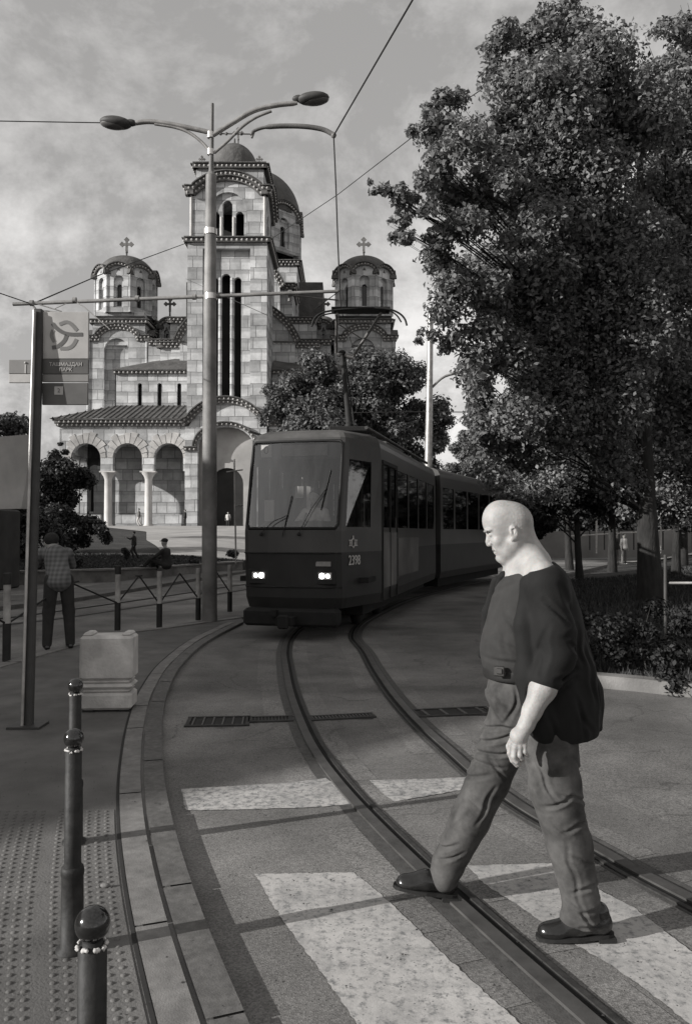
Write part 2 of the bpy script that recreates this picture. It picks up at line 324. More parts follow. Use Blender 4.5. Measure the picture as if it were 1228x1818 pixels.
def sublumps(big, m, frac, seed, jitter=1.0):
    rg = np.random.default_rng(seed); out = []
    for (x, y, z, R) in big:
        k = max(5, int(m*R*R))
        for _ in range(k):
            d = rg.normal(size=3); d /= np.linalg.norm(d); q = R*(0.15+0.85*rg.random()**0.6)*jitter
            out.append((x+d[0]*q, y+d[1]*q, z+d[2]*q*0.85, R*frac*(0.55+0.9*rg.random())))
    return out
def tree(name, base, top_z, big, nleaf, leaf, mt, label, cat='tree', group=None, r0=0.2, m=6, frac=0.34, seed=1, bark='bark', branches=True, lean=(0,0)):
    base = Vector(base); root = empty(name, base, label, cat, group)
    b = MB(); rg = random.Random(seed)
    n = 9; pts = []
    for i in range(n):
        t = i/(n-1); pts.append(base+Vector((lean[0]*t+0.12*sin(2.3*t+seed), lean[1]*t+0.1*sin(3.1*t+seed*2)-0.1*sin(seed*2), (top_z-base.z)*t-0.15*(i == 0))))
    b.tube(pts, [r0*(1.25 if i == 0 else 1)*(1-0.75*i/(n-1)) for i in range(n)], 12)
    b.build('trunk', bark, root)
    if branches:
        bb = MB()
        for (x, y, z, R) in big:
            e = Vector((x, y, z)); hz = min(max(base.z+(z-base.z)*0.55, base.z+0.2*(top_z-base.z)), top_z); t = (hz-base.z)/(top_z-base.z); i = min(int(t*(n-1)), n-2)
            s = pts[i].lerp(pts[i+1], t*(n-1)-i); mid = s.lerp(e, 0.5)+Vector((0, 0, 0.12*(e-s).length)); k = r0*0.09+0.028*R
            q = [s*(1-u)**2+mid*2*u*(1-u)+e*u*u for u in [j/6 for j in range(7)]]
            bb.tube(q, [k*(1-0.85*j/6) for j in range(7)], 7)
            for _ in range(4):
                d = Vector((rg.uniform(-1,1), rg.uniform(-1,1), rg.uniform(-0.5,1))).normalized()*R*0.6; st = q[rg.choice((3,4,5))]
                bb.tube([st, st.lerp(e+d, 0.5)+Vector((0,0,0.08*R)), e+d], [k*0.4, k*0.25, k*0.08], 5)
        bb.build('branches', bark, root)
    sl = sublumps(big, m, frac, seed)
    V, Fq = leaf_cloud(sl, nleaf, leaf, seed); rawmesh('crown', V, Fq, mt, root)
    return root

# ---------------------------------------------------------------- signed-distance modelling, for people
class SDF:
    def __init__(s): s.ops = []
    def cone(s, a, b, ra, rb, k=0.02, op='u', sq=None): s.ops.append(('c', op, k, np.array(a, float), np.array(b, float), ra, rb)); return s
    def ell(s, c, r, k=0.02, op='u', R=None): s.ops.append(('e', op, k, np.array(c, float), np.array(r, float), None if R is None else np.array(R, float))); return s
    def plane(s, p, n, k=0.0, rad=None, c=None): n = np.array(n, float); s.ops.append(('p', 'i', k, np.array(p, float), n/np.linalg.norm(n), None)); return s
    def chain(s, pts, rs, k=0.02):
        for i in range(len(pts)-1): s.cone(pts[i], pts[i+1], rs[i], rs[i+1], k)
        return s
    def dist(s, P, prim):
        if prim[0] == 'c':
            _, _, _, a, b, ra, rb = prim; ba = b-a; l2 = ba@ba; h = np.clip(((P-a)@ba)/l2, 0, 1)
            return np.linalg.norm(P-a-h[:,None]*ba, axis=1)-(ra+(rb-ra)*h)
        if prim[0] == 'e':
            _, _, _, c, r, R = prim; q = P-c
            if R is not None: q = q@R
            k0 = np.linalg.norm(q/r, axis=1); k1 = np.linalg.norm(q/(r*r), axis=1)+1e-9; return k0*(k0-1)/k1
        _, _, _, p, n, _ = prim; return (P-p)@n
    def bound(s, prim):
        if prim[0] == 'c': c = (prim[3]+prim[4])/2; return c, np.linalg.norm(prim[4]-prim[3])/2+max(prim[5], prim[6])
        if prim[0] == 'e': return prim[3], prim[4].max()
        return None, None
    def eval(s, P, ops, disp=None):
        d = np.full(len(P), 1.0)
        for o in [q for q in ops if q[1] != 'i']+[None]+[q for q in ops if q[1] == 'i']:
            if o is None:
                if disp is not None: d = d+disp(P)
                continue
            e = s.dist(P, o); k = o[2]
            if o[1] == 'u':
                if k > 0: h = np.clip(0.5+0.5*(d-e)/k, 0, 1); d = d*(1-h)+e*h-k*h*(1-h)
                else: d = np.minimum(d, e)
            elif o[1] == 's':
                if k > 0: h = np.clip(0.5-0.5*(d+e)/k, 0, 1); d = d*(1-h)-e*h+k*h*(1-h)
                else: d = np.maximum(d, -e)
            else: d = np.maximum(d, e)
        return d
    def mesh(s, vox, disp=None, B=16):
        bs = [s.bound(o) for o in s.ops if o[1] == 'u']
        lo = np.min([c-r for c, r in bs], axis=0)-4*vox; hi = np.max([c+r for c, r in bs], axis=0)+4*vox
        n = np.ceil((hi-lo)/vox/B).astype(int)*B; D = np.full(n, 1.0, np.float32); gi = np.arange(B)*vox
        gx = np.stack(np.meshgrid(gi, gi, gi, indexing='ij'), -1).reshape(-1,3); hb = B*vox/2; rb = hb*1.7321
        for i in range(0, n[0], B):
            for j in range(0, n[1], B):
                for k in range(0, n[2], B):
                    o = lo+np.array([i,j,k])*vox; c = o+hb; ops = []; near = False
                    for op, in zip(s.ops):
                        if op[0] == 'p': ops.append(op); continue
                        bc, br = s.bound(op)
                        if np.linalg.norm(bc-c) < br+rb+max(op[2],0)+0.035:
                            ops.append(op); near = near or op[1] == 'u'
                    if not near: continue
                    dc = s.eval(c[None,:], ops)[0]
                    if dc > rb+0.12: continue
                    D[i:i+B,j:j+B,k:k+B] = s.eval(gx+o, ops, disp).reshape(B,B,B)
        return surface_nets(D, lo, vox)
def surface_nets(D, lo, vox):
    S = D < 0; c = S[:-1,:-1,:-1].astype(np.int8).copy(); cnt = np.zeros(c.shape, np.int8)
    for a in (0,1):
        for b in (0,1):
            for d in (0,1): cnt += S[a:S.shape[0]-1+a, b:S.shape[1]-1+b, d:S.shape[2]-1+d]
    act = (cnt > 0) & (cnt < 8); I = np.argwhere(act); idx = np.full(act.shape, -1, np.int32); idx[act] = np.arange(len(I))
    acc = np.zeros((len(I),3)); w = np.zeros(len(I)); C = [(a,b,d) for a in (0,1) for b in (0,1) for d in (0,1)]
    val = {q: D[I[:,0]+q[0], I[:,1]+q[1], I[:,2]+q[2]].astype(float) for q in C}
    for q in C:
        for ax in range(3):
            if q[ax] == 0:
                r = list(q); r[ax] = 1; r = tuple(r); v0, v1 = val[q], val[r]; x = (v0 < 0) != (v1 < 0)
                t = np.where(x, v0/np.where(x, v0-v1, 1), 0); p = np.zeros((len(I),3)); p[:] = q; p[:,ax] = t
                acc[x] += p[x]; w += x
    V = lo+(I+acc/w[:,None])*vox; F = []
    for ax in range(3):
        b, c2 = [(1,2),(2,0),(0,1)][ax]; sl0 = [slice(None)]*3; sl1 = [slice(None)]*3; sl0[ax] = slice(0,-1); sl1[ax] = slice(1,None)
        s0, s1 = S[tuple(sl0)], S[tuple(sl1)]; E = np.argwhere(s0 != s1)
        ok = (E[:,b] > 0) & (E[:,c2] > 0) & (E[:,b] < D.shape[b]-1) & (E[:,c2] < D.shape[c2]-1); E = E[ok]; inn = s0[E[:,0],E[:,1],E[:,2]]
        def g(db, dc): Q = E.copy(); Q[:,b] -= db; Q[:,c2] -= dc; return idx[Q[:,0],Q[:,1],Q[:,2]]
        q = np.stack([g(1,1), g(0,1), g(0,0), g(1,0)], 1); q[~inn] = q[~inn][:,::-1]; F.append(q)
    F = np.concatenate(F); F = F[(F >= 0).all(1)]; return V, F
def person_part(name, sdf, vox, mt, parent, disp=None, smooth_it=2):
    V, F = sdf.mesh(vox, disp)
    for _ in range(smooth_it):                      # light Laplacian smoothing, takes the voxel grid away
        acc = np.zeros_like(V); cnt = np.zeros(len(V))
        for a in range(4):
            for b in ((a+1) % 4, (a+3) % 4):
                for ax in range(3): acc[:,ax] += np.bincount(F[:,a], V[F[:,b],ax], len(V))
                cnt += np.bincount(F[:,a], minlength=len(V))
        V = V*0.45+0.55*acc/np.maximum(cnt,1)[:,None]
    return rawmesh(name, V, F, mt, parent, smooth=True)
# ================================================================ THE SETTING
mat('earth', 0.055, 0.95, 0.5, 1.2, bump=0.9, bscale=14, dirt=0.4)
mat('lawn', 0.045, 0.95, 0.55, 2.2, bump=1.0, bscale=30, dirt=0.4)
asphalt('asphalt', 0.185, 150, True, 0.24)
asphalt('asphalt_patch', 0.10, 120, False, 0.35)
asphalt('asphalt_pale', 0.21, 130, True, 0.3)
mat('paving', 0.125, 0.85, 0.25, 2.5, bump=0.5, bscale=90, dirt=0.25)
mat('tactile', 0.145, 0.85, 0.2, 3.0, bump=0.5, bscale=90, dirt=0.3)
mat('granite', 0.12, 0.8, 0.25, 25, bump=0.4, bscale=140, dirt=0.2)
mat('granite_pale', 0.19, 0.8, 0.2, 18, bump=0.4, bscale=140, dirt=0.2)
mat('kerb_dark', 0.07, 0.85, 0.3, 20, bump=0.4, bscale=120)
mat('joint', 0.03, 0.95, 0.2)
mat('rail_steel', 0.085, 0.5, 0.3, 6, metal=0.35, spec=0.4, stretch=(1,1,1))
mat('rail_side', 0.035, 0.7, 0.4, 30)
mat('groove', 0.012, 0.95, 0.4)
mat('concrete', 0.18, 0.9, 0.3, 3, bump=0.6, bscale=60, dirt=0.35)
worn_paint('paint_stripe', 0.50, 0.17, 26.0, 0.36, 0.50)
worn_paint('paint_faded', 0.46, 0.17, 22.0, 0.40, 0.54)
mat('path_pale', 0.36, 0.95, 0.2, 0.8, dirt=0.2)
mat('bark', 0.028, 0.95, 0.4, 12, bump=1.0, bscale=25, stretch=(1,1,0.25))
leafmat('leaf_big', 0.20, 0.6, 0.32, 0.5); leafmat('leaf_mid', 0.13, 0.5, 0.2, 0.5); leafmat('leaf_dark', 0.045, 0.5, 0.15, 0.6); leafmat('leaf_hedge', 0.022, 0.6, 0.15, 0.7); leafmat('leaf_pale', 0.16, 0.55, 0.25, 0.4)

def crom(P, m=8):                                        # smooth line through points
    P = [Vector(p) for p in P]; Q = [P[0]*2-P[1]]+P+[P[-1]*2-P[-2]]; out = []
    for i in range(1, len(Q)-2):
        for j in range(m):
            t = j/m; a, b, c, d = Q[i-1:i+3]
            out.append(0.5*((2*b)+(c-a)*t+(2*a-5*b+4*c-d)*t*t+(3*b-a-3*c+d)*t**3))
    out.append(P[-1]); return out
def offset(P, d, dz=0.0):                                # to the right of the direction of travel when d > 0
    out = []
    for i, p in enumerate(P):
        t = (P[min(i+1, len(P)-1)]-P[max(i-1, 0)]); t.z = 0; t.normalize(); out.append(p+Vector((t.y, -t.x, 0))*d+Vector((0,0,dz)))
    return out
def ss(x): x = np.clip(x, 0, 1); return x*x*(3-2*x)
WALLP = [(-60,20.0),(-22,22.0),(-14,23.0),(-10.4,24),(-7.5,25.7),(-6.5,26.8),(-5.5,29.7),(-4.2,32.5)]
_wx = [-300]+[p[0] for p in WALLP]+[4,15,30,300]; _wy = [20]+[p[1] for p in WALLP]+[44,70,90,120]
LAWNB_Y = [-50,7.9,8.2,14,20,28,40,70,300]; LAWNB_X = [2.7,2.7,2.75,3.4,4.9,8.0,14,30,60]
def height(x, y):
    x = np.asarray(x, float); y = np.asarray(y, float)
    dw = y-np.interp(x, _wx, _wy); hL = np.where(dw > 0.45, 0.36+np.clip(dw,0,54)*0.034, -0.04)
    d1 = x-np.interp(y, LAWNB_Y, LAWNB_X); d2 = (y-(8.25-0.55*(x-2.7)).clip(2.5, 20))
    dd = np.minimum(d1, d2); hR = np.where(dd > 0, 0.02+0.98*ss(dd/9)+0.35*ss((y-22)/22)*ss(dd/9), -0.04)
    h = np.maximum(hL, hR); far = np.hypot(x, y); return h
def hz(x, y): return float(height(x, y))
def axis(lo, hi, st, far): 
    a = list(np.arange(lo, hi+st/2, st)); s = st; v = hi
    while v < far: s *= 1.35; v += s; a.append(v)
    s = st; v = lo
    while v > -far: s *= 1.35; v -= s; a.insert(0, v)
    return np.array(a)
ax_, ay_ = axis(-30, 30, 0.35, 1500), axis(-6, 70, 0.35, 1500)
XX, YY = np.meshgrid(ax_, ay_, indexing='ij'); ZZ = height(XX, YY)
nx, ny = XX.shape; V = np.stack([XX, YY, ZZ], -1).reshape(-1,3); I = np.arange(nx*ny).reshape(nx, ny)
Fq = np.stack([I[:-1,:-1], I[1:,:-1], I[1:,1:], I[:-1,1:]], -1).reshape(-1,4)
tag(rawmesh('ground', V, Fq, 'lawn', smooth=True), kind='structure')
# road sheet, lies a little above the sunk ground; the banks rise through it
b = MB(); b.add([(-80,-40,0),(80,-40,0),(80,46,0),(-80,46,0)], [[0,1,2,3]]); tag(b.build('road', 'asphalt'), kind='structure')

# pavement and its kerb
K = crom([G(*p) for p in [(640,2300),(505,1990),(430,1818),(365,1660),(325,1545),(300,1450),(288,1370),(287,1290),(298,1232),(325,1182),(372,1140),(432,1108)]], 8)
KZ = 0.034
far_edge = [G(428,1094), G(352,1106), G(283,1118), G(208,1127), G(12,1184), G(-500,1330), Vector((-14,5,0)), Vector((-14,-12,0)), Vector((3,-12,0))]
poly = [p for p in K]+far_edge
b = MB(); b.prism([(p.x,p.y) for p in poly], -0.03, KZ, 0); b.build('pavement', 'paving')['kind'] = 'structure'
b = MB()                                                  # kerb stones, with joints between them
def kerb(P, w, z0, z1, ln, b, side=-1, g=0.008):
    acc = 0; seg = [P[0]]; j = 0
    for i in range(1, len(P)):
        acc += (P[i]-P[i-1]).length; seg.append(P[i])
        if acc > ln or i == len(P)-1:
            s = seg; e = (s[-1]-s[-2]).normalized()*g; s2 = s[:-1]+[s[-1]-e]; dz = 0.0015*((j*37) % 5)
            A = [Vector((p.x,p.y,z1+dz)) for p in s2]; B = [Vector((p.x,p.y,z1+dz)) for p in offset(s2, side*w)]
            b.strip(A, B, 0) if side > 0 else b.strip(B, A, 0)
            lo = [Vector((p.x,p.y,z0)) for p in s2]; b.add(A+lo, [[q, q+1, len(A)+q+1, len(A)+q] for q in range(len(A)-1)], 0)
            acc = 0; seg = [P[i]]; j += 1
Kf = [p for p in K if p.y > -1.0]
fine = []
for i in range(len(Kf)-1):
    n = max(1, int((Kf[i+1]-Kf[i]).length/0.05))
    fine += [Kf[i].lerp(Kf[i+1], t/n) for t in range(n)]
kerb(offset(fine, 0.006), 0.125, -0.01, KZ+0.006, 0.95, b, -1)
tag(b.build('kerb', 'granite'), kind='structure')
b = MB(); kerb(offset(fine, -0.14), 0.125, KZ-0.01, KZ+0.005, 0.8, b, -1); tag(b.build('pavement_border', 'granite_pale'), kind='structure')
b = MB(); L = offset(fine, -0.268, KZ+0.004); R_ = offset(fine, -0.284, KZ+0.004); b.strip(R_, L, 0); tag(b.build('pavement_joint', 'joint'), kind='structure')
# far light kerb of the pavement
b = MB(); fe = []
pp = [G(432,1100), G(352,1112), G(283,1122), G(208,1131), G(12,1188), G(-300,1275)]
for i in range(len(pp)-1): fe += [pp[i].lerp(pp[i+1], t/12) for t in range(12)]
kerb([p+Vector((0,0,0)) for p in fe], 0.16, -0.01, KZ+0.012, 1.0, b, 1); tag(b.build('pavement_edge', 'granite_pale'), kind='structure')
# tactile paving with domes, left of the joint
TP = [p for p in offset(fine, -0.295) if 1.2 < p.y < 4.6]
left = [Vector((p.x-1.7+0.05*(p.y-2), p.y, 0)) for p in TP]
b = MB(); b.strip([p+Vector((0,0,KZ+0.003)) for p in left], [Vector((p.x,p.y,KZ+0.003)) for p in TP], 0)
row = 0
for i in range(0, len(TP), 1):
    y = TP[i].y
yy = 1.35
while yy < 4.5:
    xs = float(np.interp(yy, [p.y for p in TP], [p.x for p in TP])); n = 0
    x = xs-0.045
    while x > xs-1.62+0.05*(yy-2):
        if (n % 7) != 6:
            r = 0.0125; z = KZ+0.0035
            b.add([(x+r*k_*cos(q_*pi/4),yy+r*k_*sin(q_*pi/4),z+h_) for k_, h_ in ((1,0),(0.8,0.003),(0.45,0.005)) for q_ in range(8)], [[i_*8+q_,i_*8+(q_+1)%8,i_*8+8+(q_+1)%8,i_*8+8+q_] for i_ in range(2) for q_ in range(8)]+[list(range(16,24))], 0, True)
        x -= 0.05; n += 1
    yy += 0.05
tag(b.build('tactile_paving', 'tactile'), kind='structure')

# the track in front: two grooved rails set in the road
R1 = [G(*p) for p in [(1330,2080),(1180,1935),(1050,1818),(950,1730),(850,1640),(745,1543),(655,1453),(605,1397),(566,1345),(540,1297),(517,1235),(508,1190),(505,1155)]]
R2 = [G(*p) for p in [(1700,1850),(1420,1700),(1228,1601),(1130,1550),(1060,1510),(935,1441),(850,1380),(800,1336),(745,1286),(700,1236),(668,1190),(650,1158)]]
CEN = [Vector((-0.36,12.3,0)), Vector((-0.18,14.2,0)), Vector((0.35,16.5,0)), Vector((1.05,19,0)), Vector((2.2,22,0)), Vector((4.0,26,0)), Vector((7.2,31,0)), Vector((12,37,0)), Vector((20,44,0))]
def ahead(P):                                        # the track goes on past the camera, bending gently
    out, p, d = list(P), P[0].copy(), (P[0]-P[1]).normalized()
    for i in range(8): d = (Matrix.Rotation(radians(1.5),3,'Z') @ d); p = p+d*1.5; out.insert(0, p.copy())
    return out
R1 = crom(ahead(R1)+offset(CEN, -0.5), 7); R2 = crom(ahead(R2)+offset(CEN, 0.5), 7)
def rail(name, P, side, bed=True, zo=0.0):
    b = MB()
    def st(a, c, z, mi, th=0.0): b.strip(offset(P, min(a,c)*side if side > 0 else max(a,c)*side, z+zo), offset(P, max(a,c)*side if side > 0 else min(a,c)*side, z+zo), mi, th)
    if bed:
        st(-0.105, 0.105, 0.0032, 3)
    st(-0.035, 0.03, 0.016, 0, 0.012)         # head
    st(0.03, 0.065, 0.006, 1)                 # groove
    st(0.065, 0.09, 0.013, 2, 0.009)          # lip
    return tag(b.build(name, ['rail_steel', 'groove', 'rail_side', 'kerb_dark']), kind='structure')
rail('tram_rail', R1, 1); rail('tram_rail', R2, -1)
b = MB()
for P in (R1, R2):                             # rough concrete strips beside the rails, broken at joints
    for a, c in ((-0.30, -0.11), (0.11, 0.27)):
        A, B_ = offset(P, a, 0.0018), offset(P, c, 0.0018); i = 0; rg = random.Random(int(abs(a)*100)+len(P))
        while i < len(A)-3:
            n = rg.choice((4,5,6,7)); j = min(i+n, len(A)-1)
            if rg.random() < 0.8:
                w = rg.uniform(-0.03, 0.03); A2 = [p for p in A[i:j+1]]; B2 = [p for p in B_[i:j+1]]
                if a < 0: A2 = [p+Vector((w,0,0)) for p in A2]
                else: B2 = [p+Vector((w,0,0)) for p in B2]
                b.strip(A2, B2, 0)
            i = j+(rg.random() < 0.4)
tag(b.build('track_bed', 'asphalt_pale'), kind='structure')
# second track behind the posts
S1 = crom([G(-700,1255), G(-200,1155), G(0,1112), G(125,1096), G(347,1062), G(480,1040), G(600,1026), G(760,1012)], 6)
S2 = crom([p for p in offset(S1, -1.0)], 1)
rail('tram_rail', S1, -1, True); rail('tram_rail', S2, 1, True)
KL = crom([G(-600,1165), G(0,1083), G(125,1068), G(344,1031), G(440,1016)], 6)
b = MB(); b.strip([p+Vector((0,0,0.09)) for p in KL], [p+Vector((0,0,0.09)) for p in offset(KL, 0.16)], 0, 0.12); tag(b.build('track_kerb', 'granite'), kind='structure')
b = MB(); b.strip([p+Vector((0,0,0.085)) for p in offset(KL, -1.6)], [p+Vector((0,0,0.085)) for p in KL], 0); tag(b.build('narrow_pavement', 'paving'), kind='structure')

# painted markings
def decal(name, pts, z, mt, sub=None):
    b = MB(); P = [G(*p) for p in pts]; b.add([(p.x,p.y,z) for p in P], [list(range(len(P)))[::-1]]); return tag(b.build(name, mt), kind='structure')
def ragged(pts, n=9, j=0.014, seed=1):
    rg = random.Random(seed); P = [G(*p) for p in pts]; out = []
    for i in range(len(P)):
        a, c = P[i], P[(i+1) % len(P)]; k = max(1, int((c-a).length*n)); u = (c-a).normalized(); nn = Vector((-u.y, u.x, 0))
        for t in range(k): out.append(a.lerp(c, t/k)+nn*rg.uniform(-j, j)*(t > 0))
    return out
def stripe(name, pts, z, mt, seed):
    b = MB(); P = ragged(pts, 50, 0.0045, seed); n = len(P); c = sum(P, Vector())/n
    vs = [(p.x,p.y,z) for p in P]; b.add(vs, [list(range(n))[::-1]]); return tag(b.build(name, mt), kind='structure')
stripe('crossing_stripe', [(452,1553),(628,1550),(693,1604),(757,1668),(829,1735),(925,1822),(1040,1935),(735,1960),(632,1818),(572,1730),(504,1639)], 0.0040, 'paint_stripe', 3)
stripe('crossing_stripe', [(829,1538),(980,1534),(1071,1586),(1124,1612),(1228,1692),(1420,1850),(1280,1870),(1177,1782),(1094,1722),(1018,1677),(920,1609),(858,1570)], 0.0041, 'paint_stripe', 4)
stripe('stop_line', [(322,1402),(420,1396),(520,1390),(578,1382),(612,1404),(642,1427),(560,1434),(440,1438),(330,1440)], 0.0040, 'paint_faded', 5)
stripe('stop_line', [(655,1386),(760,1384),(850,1379),(838,1400),(770,1412),(700,1424),(680,1410)], 0.0041, 'paint_faded', 6)
stripe('crossing_stripe', [(40,2010),(250,2010),(300,2200),(60,2200)], 0.0040, 'paint_faded', 8)
# dark repaired trench, and a pale patch with sunlight put into its colour
stripe('road_patch', [(560,1600),(640,1570),(740,1660),(900,1818),(880,1818),(700,1700),(620,1640)], 0.0012, 'asphalt_patch', 10)
stripe('road_patch', [(960,1300),(1228,1330),(1300,1400),(1228,1480),(1080,1420),(980,1380)], 0.0008, 'asphalt_pale', 11)
# drain gratings across the track, each a frame with bars
def drain(p0, p1, w, label, n):
    a, c = G(*p0), G(*p1); mid = (a+c)/2; root = empty('drain_grating', mid, label, 'drain', 'slotted drains across the track')
    u = (c-a).normalized(); nn = Vector((-u.y, u.x, 0)); b = MB(); z = 0.009
    R = Matrix((u, nn, Vector((0,0,1)))).transposed(); L = (c-a).length
    b.box(mid+Vector((0,0,0.003)), (L, w, 0.004)); b.build('slot', 'joint', root); b = MB()
    for s in (-1, 1): b.box(mid+nn*s*w/2+Vector((0,0,0.007)), (L+0.04, 0.03, 0.014), 0, R)
    b.v = b.v
    for s in (-1, 1): b.box(mid+u*s*L/2+Vector((0,0,0.0075)), (0.03, w-0.04, 0.013), 0, R)
    b.build('frame', 'rail_side', root); b = MB()
    for i in range(n): b.box(a.lerp(c, (i+0.5)/n)+Vector((0,0,0.008)), (L/n*(0.42 if n > 12 else 0.16), w-0.04, 0.01), 0, R)
    b.build('bars', 'drain_iron', root); return root
mat('drain_iron', 0.09, 0.6, 0.3, 20, metal=0.3)
drain((335,1283),(440,1281), 0.30, 'dark drain grating between kerb and left rail, nearest the kerb', 6)
drain((444,1279),(516,1277), 0.16, 'finer slotted drain grating touching the left rail', 12)
drain((552,1277),(660,1271), 0.13, 'narrow slotted drain grating between the two rails', 18)
drain((738,1268),(868,1262), 0.26, 'dark drain gap right of the right rail', 4)

# low kerb wall at the foot of the hedge, and the lawn bank
b = MB(); LB = crom([Vector((2.35,8.35,0)), Vector((2.9,8.05,0)), Vector((3.35,7.75,0)), Vector((4.6,7.1,0)), Vector((7,5.9,0)), Vector((12,3.5,0))], 6)
b.strip([p+Vector((0,0,0.13)) for p in offset(LB, -0.2)], [p+Vector((0,0,0.13)) for p in LB], 0, 0.16); tag(b.build('lawn_kerb', 'concrete'), kind='structure')
b = MB(); LC = crom([Vector((2.35,8.35,0)), Vector((2.45,10,0)), Vector((3.0,14,0)), Vector((4.5,20,0)), Vector((7.6,28,0)), Vector((13.5,40,0))], 6)
b.strip([p+Vector((0,0,0.12)) for p in offset(LC, -0.0)], [p+Vector((0,0,0.12)) for p in offset(LC, 0.18)], 0, 0.15); tag(b.build('track_side_kerb', 'granite'), kind='structure')

# pale path and forecourt in front of the church, draped on the slope
def draped(name, poly, mt, dz=0.03, n=26):
    xs = [p[0] for p in poly]; ys = [p[1] for p in poly]; b = MB()
    # poly given as left and right borders from near to far
    return b
def ribbon(name, L, Rr, mt, dz=0.03, m=14, rows=40):
    yL = [p[1] for p in L]; y0, y1 = yL[0], yL[-1]; V = []; 
    for i in range(rows+1):
        y = y0+(y1-y0)*i/rows; a = np.interp(y, [p[1] for p in L], [p[0] for p in L]); c = np.interp(y, [p[1] for p in Rr], [p[0] for p in Rr])
        for j in range(m+1): x = a+(c-a)*j/m; V.append((x, y, hz(x, y)+dz))
    F = [[i*(m+1)+j, i*(m+1)+j+1, (i+1)*(m+1)+j+1, (i+1)*(m+1)+j] for i in range(rows) for j in range(m)]
    return tag(rawmesh(name, np.array(V), np.array(F), mt), kind='structure')
ribbon('church_path', [(-7.6,33.5),(-9.5,40),(-11.5,46),(-15,60),(-22,72),(-26,80)], [(-2.8,33.5),(-2,40),(-1.0,46),(0,60),(5,70),(12,84)], 'path_pale')
ribbon('park_street', [(13,41),(20,46)], [(60,41),(90,46)], 'path_pale', 0.05, 20, 6)

# low wall in front of the church slope
b = MB(); wp = [Vector((x,y,0)) for x, y in WALLP]; wp = crom(wp, 5)
b.strip([p+Vector((0,0,0.37)) for p in offset(wp, -0.35)], [p+Vector((0,0,0.37)) for p in wp], 0, 0.40)
b.strip([p+Vector((0,0,0.43)) for p in offset(wp, -0.38)], [p+Vector((0,0,0.43)) for p in offset(wp, 0.04)], 1, 0.055)
tag(b.build('garden_wall', ['concrete', 'granite_pale']), 'long low garden wall with pale coping below the church slope', 'wall')
# ================================================================ THE CHURCH (about 86 m away, axis at CX)
stone('masonry'); stone('masonry_shaded', 0.07, 0.04); mat('voussoir', 0.46, 0.85, 0.3, 0.8, dirt=0.25); mat('lead', 0.10, 0.7, 0.25, 0.8, bump=0.4, bscale=1.2, dirt=0.2); mat('brick_band', 0.14, 0.9, 0.3, 2); mat('dot', 0.48, 0.7, 0.1, 2)
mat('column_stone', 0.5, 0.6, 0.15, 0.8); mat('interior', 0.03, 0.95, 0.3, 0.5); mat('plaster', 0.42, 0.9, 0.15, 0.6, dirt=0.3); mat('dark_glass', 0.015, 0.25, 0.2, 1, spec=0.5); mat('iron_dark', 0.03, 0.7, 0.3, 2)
mat('steps', 0.13, 0.9, 0.2, 1, dirt=0.4)
CX = -12.87
def cz(py, D): return at(614, py, D).z
def cx(px, D): return at(px, 909, D).x
church = empty('church', (CX, 86, 2.0), 'pale banded stone church with bell tower, lead domes and arcaded porch', 'church')
def band(b, pts, th, proj, org, u, rows=1, sp=0.55, r=0.11, back=0.3):
    """cornice along a polyline pts (along, up) on the wall line; dark band with rows of pale dots, stepping out"""
    u = Vector((u[0],u[1],0)).normalized(); out = Vector((u.y,-u.x,0)); org = Vector((org[0],org[1],0))
    W3 = lambda a, z, o: org+u*a+Vector((0,0,z))+out*o
    nrm = []
    for i in range(len(pts)):
        a = Vector(pts[max(i-1,0)]); c = Vector(pts[min(i+1,len(pts)-1)]); t = (c-a).normalized(); n = Vector((-t.y, t.x))
        if n.y < 0 and abs(t.x) > 1e-6 and t.x > 0: n = -n
        nrm.append(n)
    for k in range(rows):
        o1 = proj*(k+1)/rows; lo, hi = th*k/rows, th*(k+1)/rows
        ring = []
        for (a, z), n in zip(pts, nrm):
            ring.append([W3(a+n.x*lo, z+n.y*lo, -back), W3(a+n.x*lo, z+n.y*lo, o1), W3(a+n.x*hi, z+n.y*hi, o1), W3(a+n.x*hi, z+n.y*hi, -back)])
        vs = [p for q in ring for p in q]; m = len(ring)
        fs = [[4*i+j, 4*i+4+j, 4*i+4+(j+1)%4, 4*i+(j+1)%4] for i in range(m-1) for j in range(4)]+[[0,1,2,3],[4*m-1,4*m-2,4*m-3,4*m-4]]
        b.add(vs, fs, 0)
        mid = (lo+hi)/2; tot = 0; L = [(a+n.x*mid, z+n.y*mid) for (a,z), n in zip(pts, nrm)]
        nxt = sp*(0.5+0.5*(k % 2))
        for i in range(len(L)-1):
            p, q = Vector(L[i]), Vector(L[i+1]); ln = (q-p).length
            while nxt <= tot+ln:
                c = p.lerp(q, (nxt-tot)/ln) if ln > 0 else p
                b.ball(W3(c.x, c.y, o1+0.02), r, 6, 1); nxt += sp
            tot += ln
    # thin lead capping
    ring = []
    for (a, z), n in zip(pts, nrm):
        ring.append([W3(a+n.x*th, z+n.y*th, -back), W3(a+n.x*th, z+n.y*th, proj+0.22), W3(a+n.x*(th+0.12), z+n.y*(th+0.12), proj+0.22), W3(a+n.x*(th+0.12), z+n.y*(th+0.12), -back)])
    vs = [p for q in ring for p in q]; m = len(ring)
    b.add(vs, [[4*i+j, 4*i+4+j, 4*i+4+(j+1)%4, 4*i+(j+1)%4] for i in range(m-1) for j in range(4)]+[[0,1,2,3],[4*m-1,4*m-2,4*m-3,4*m-4]], 2)
BM = ['brick_band', 'dot', 'lead']
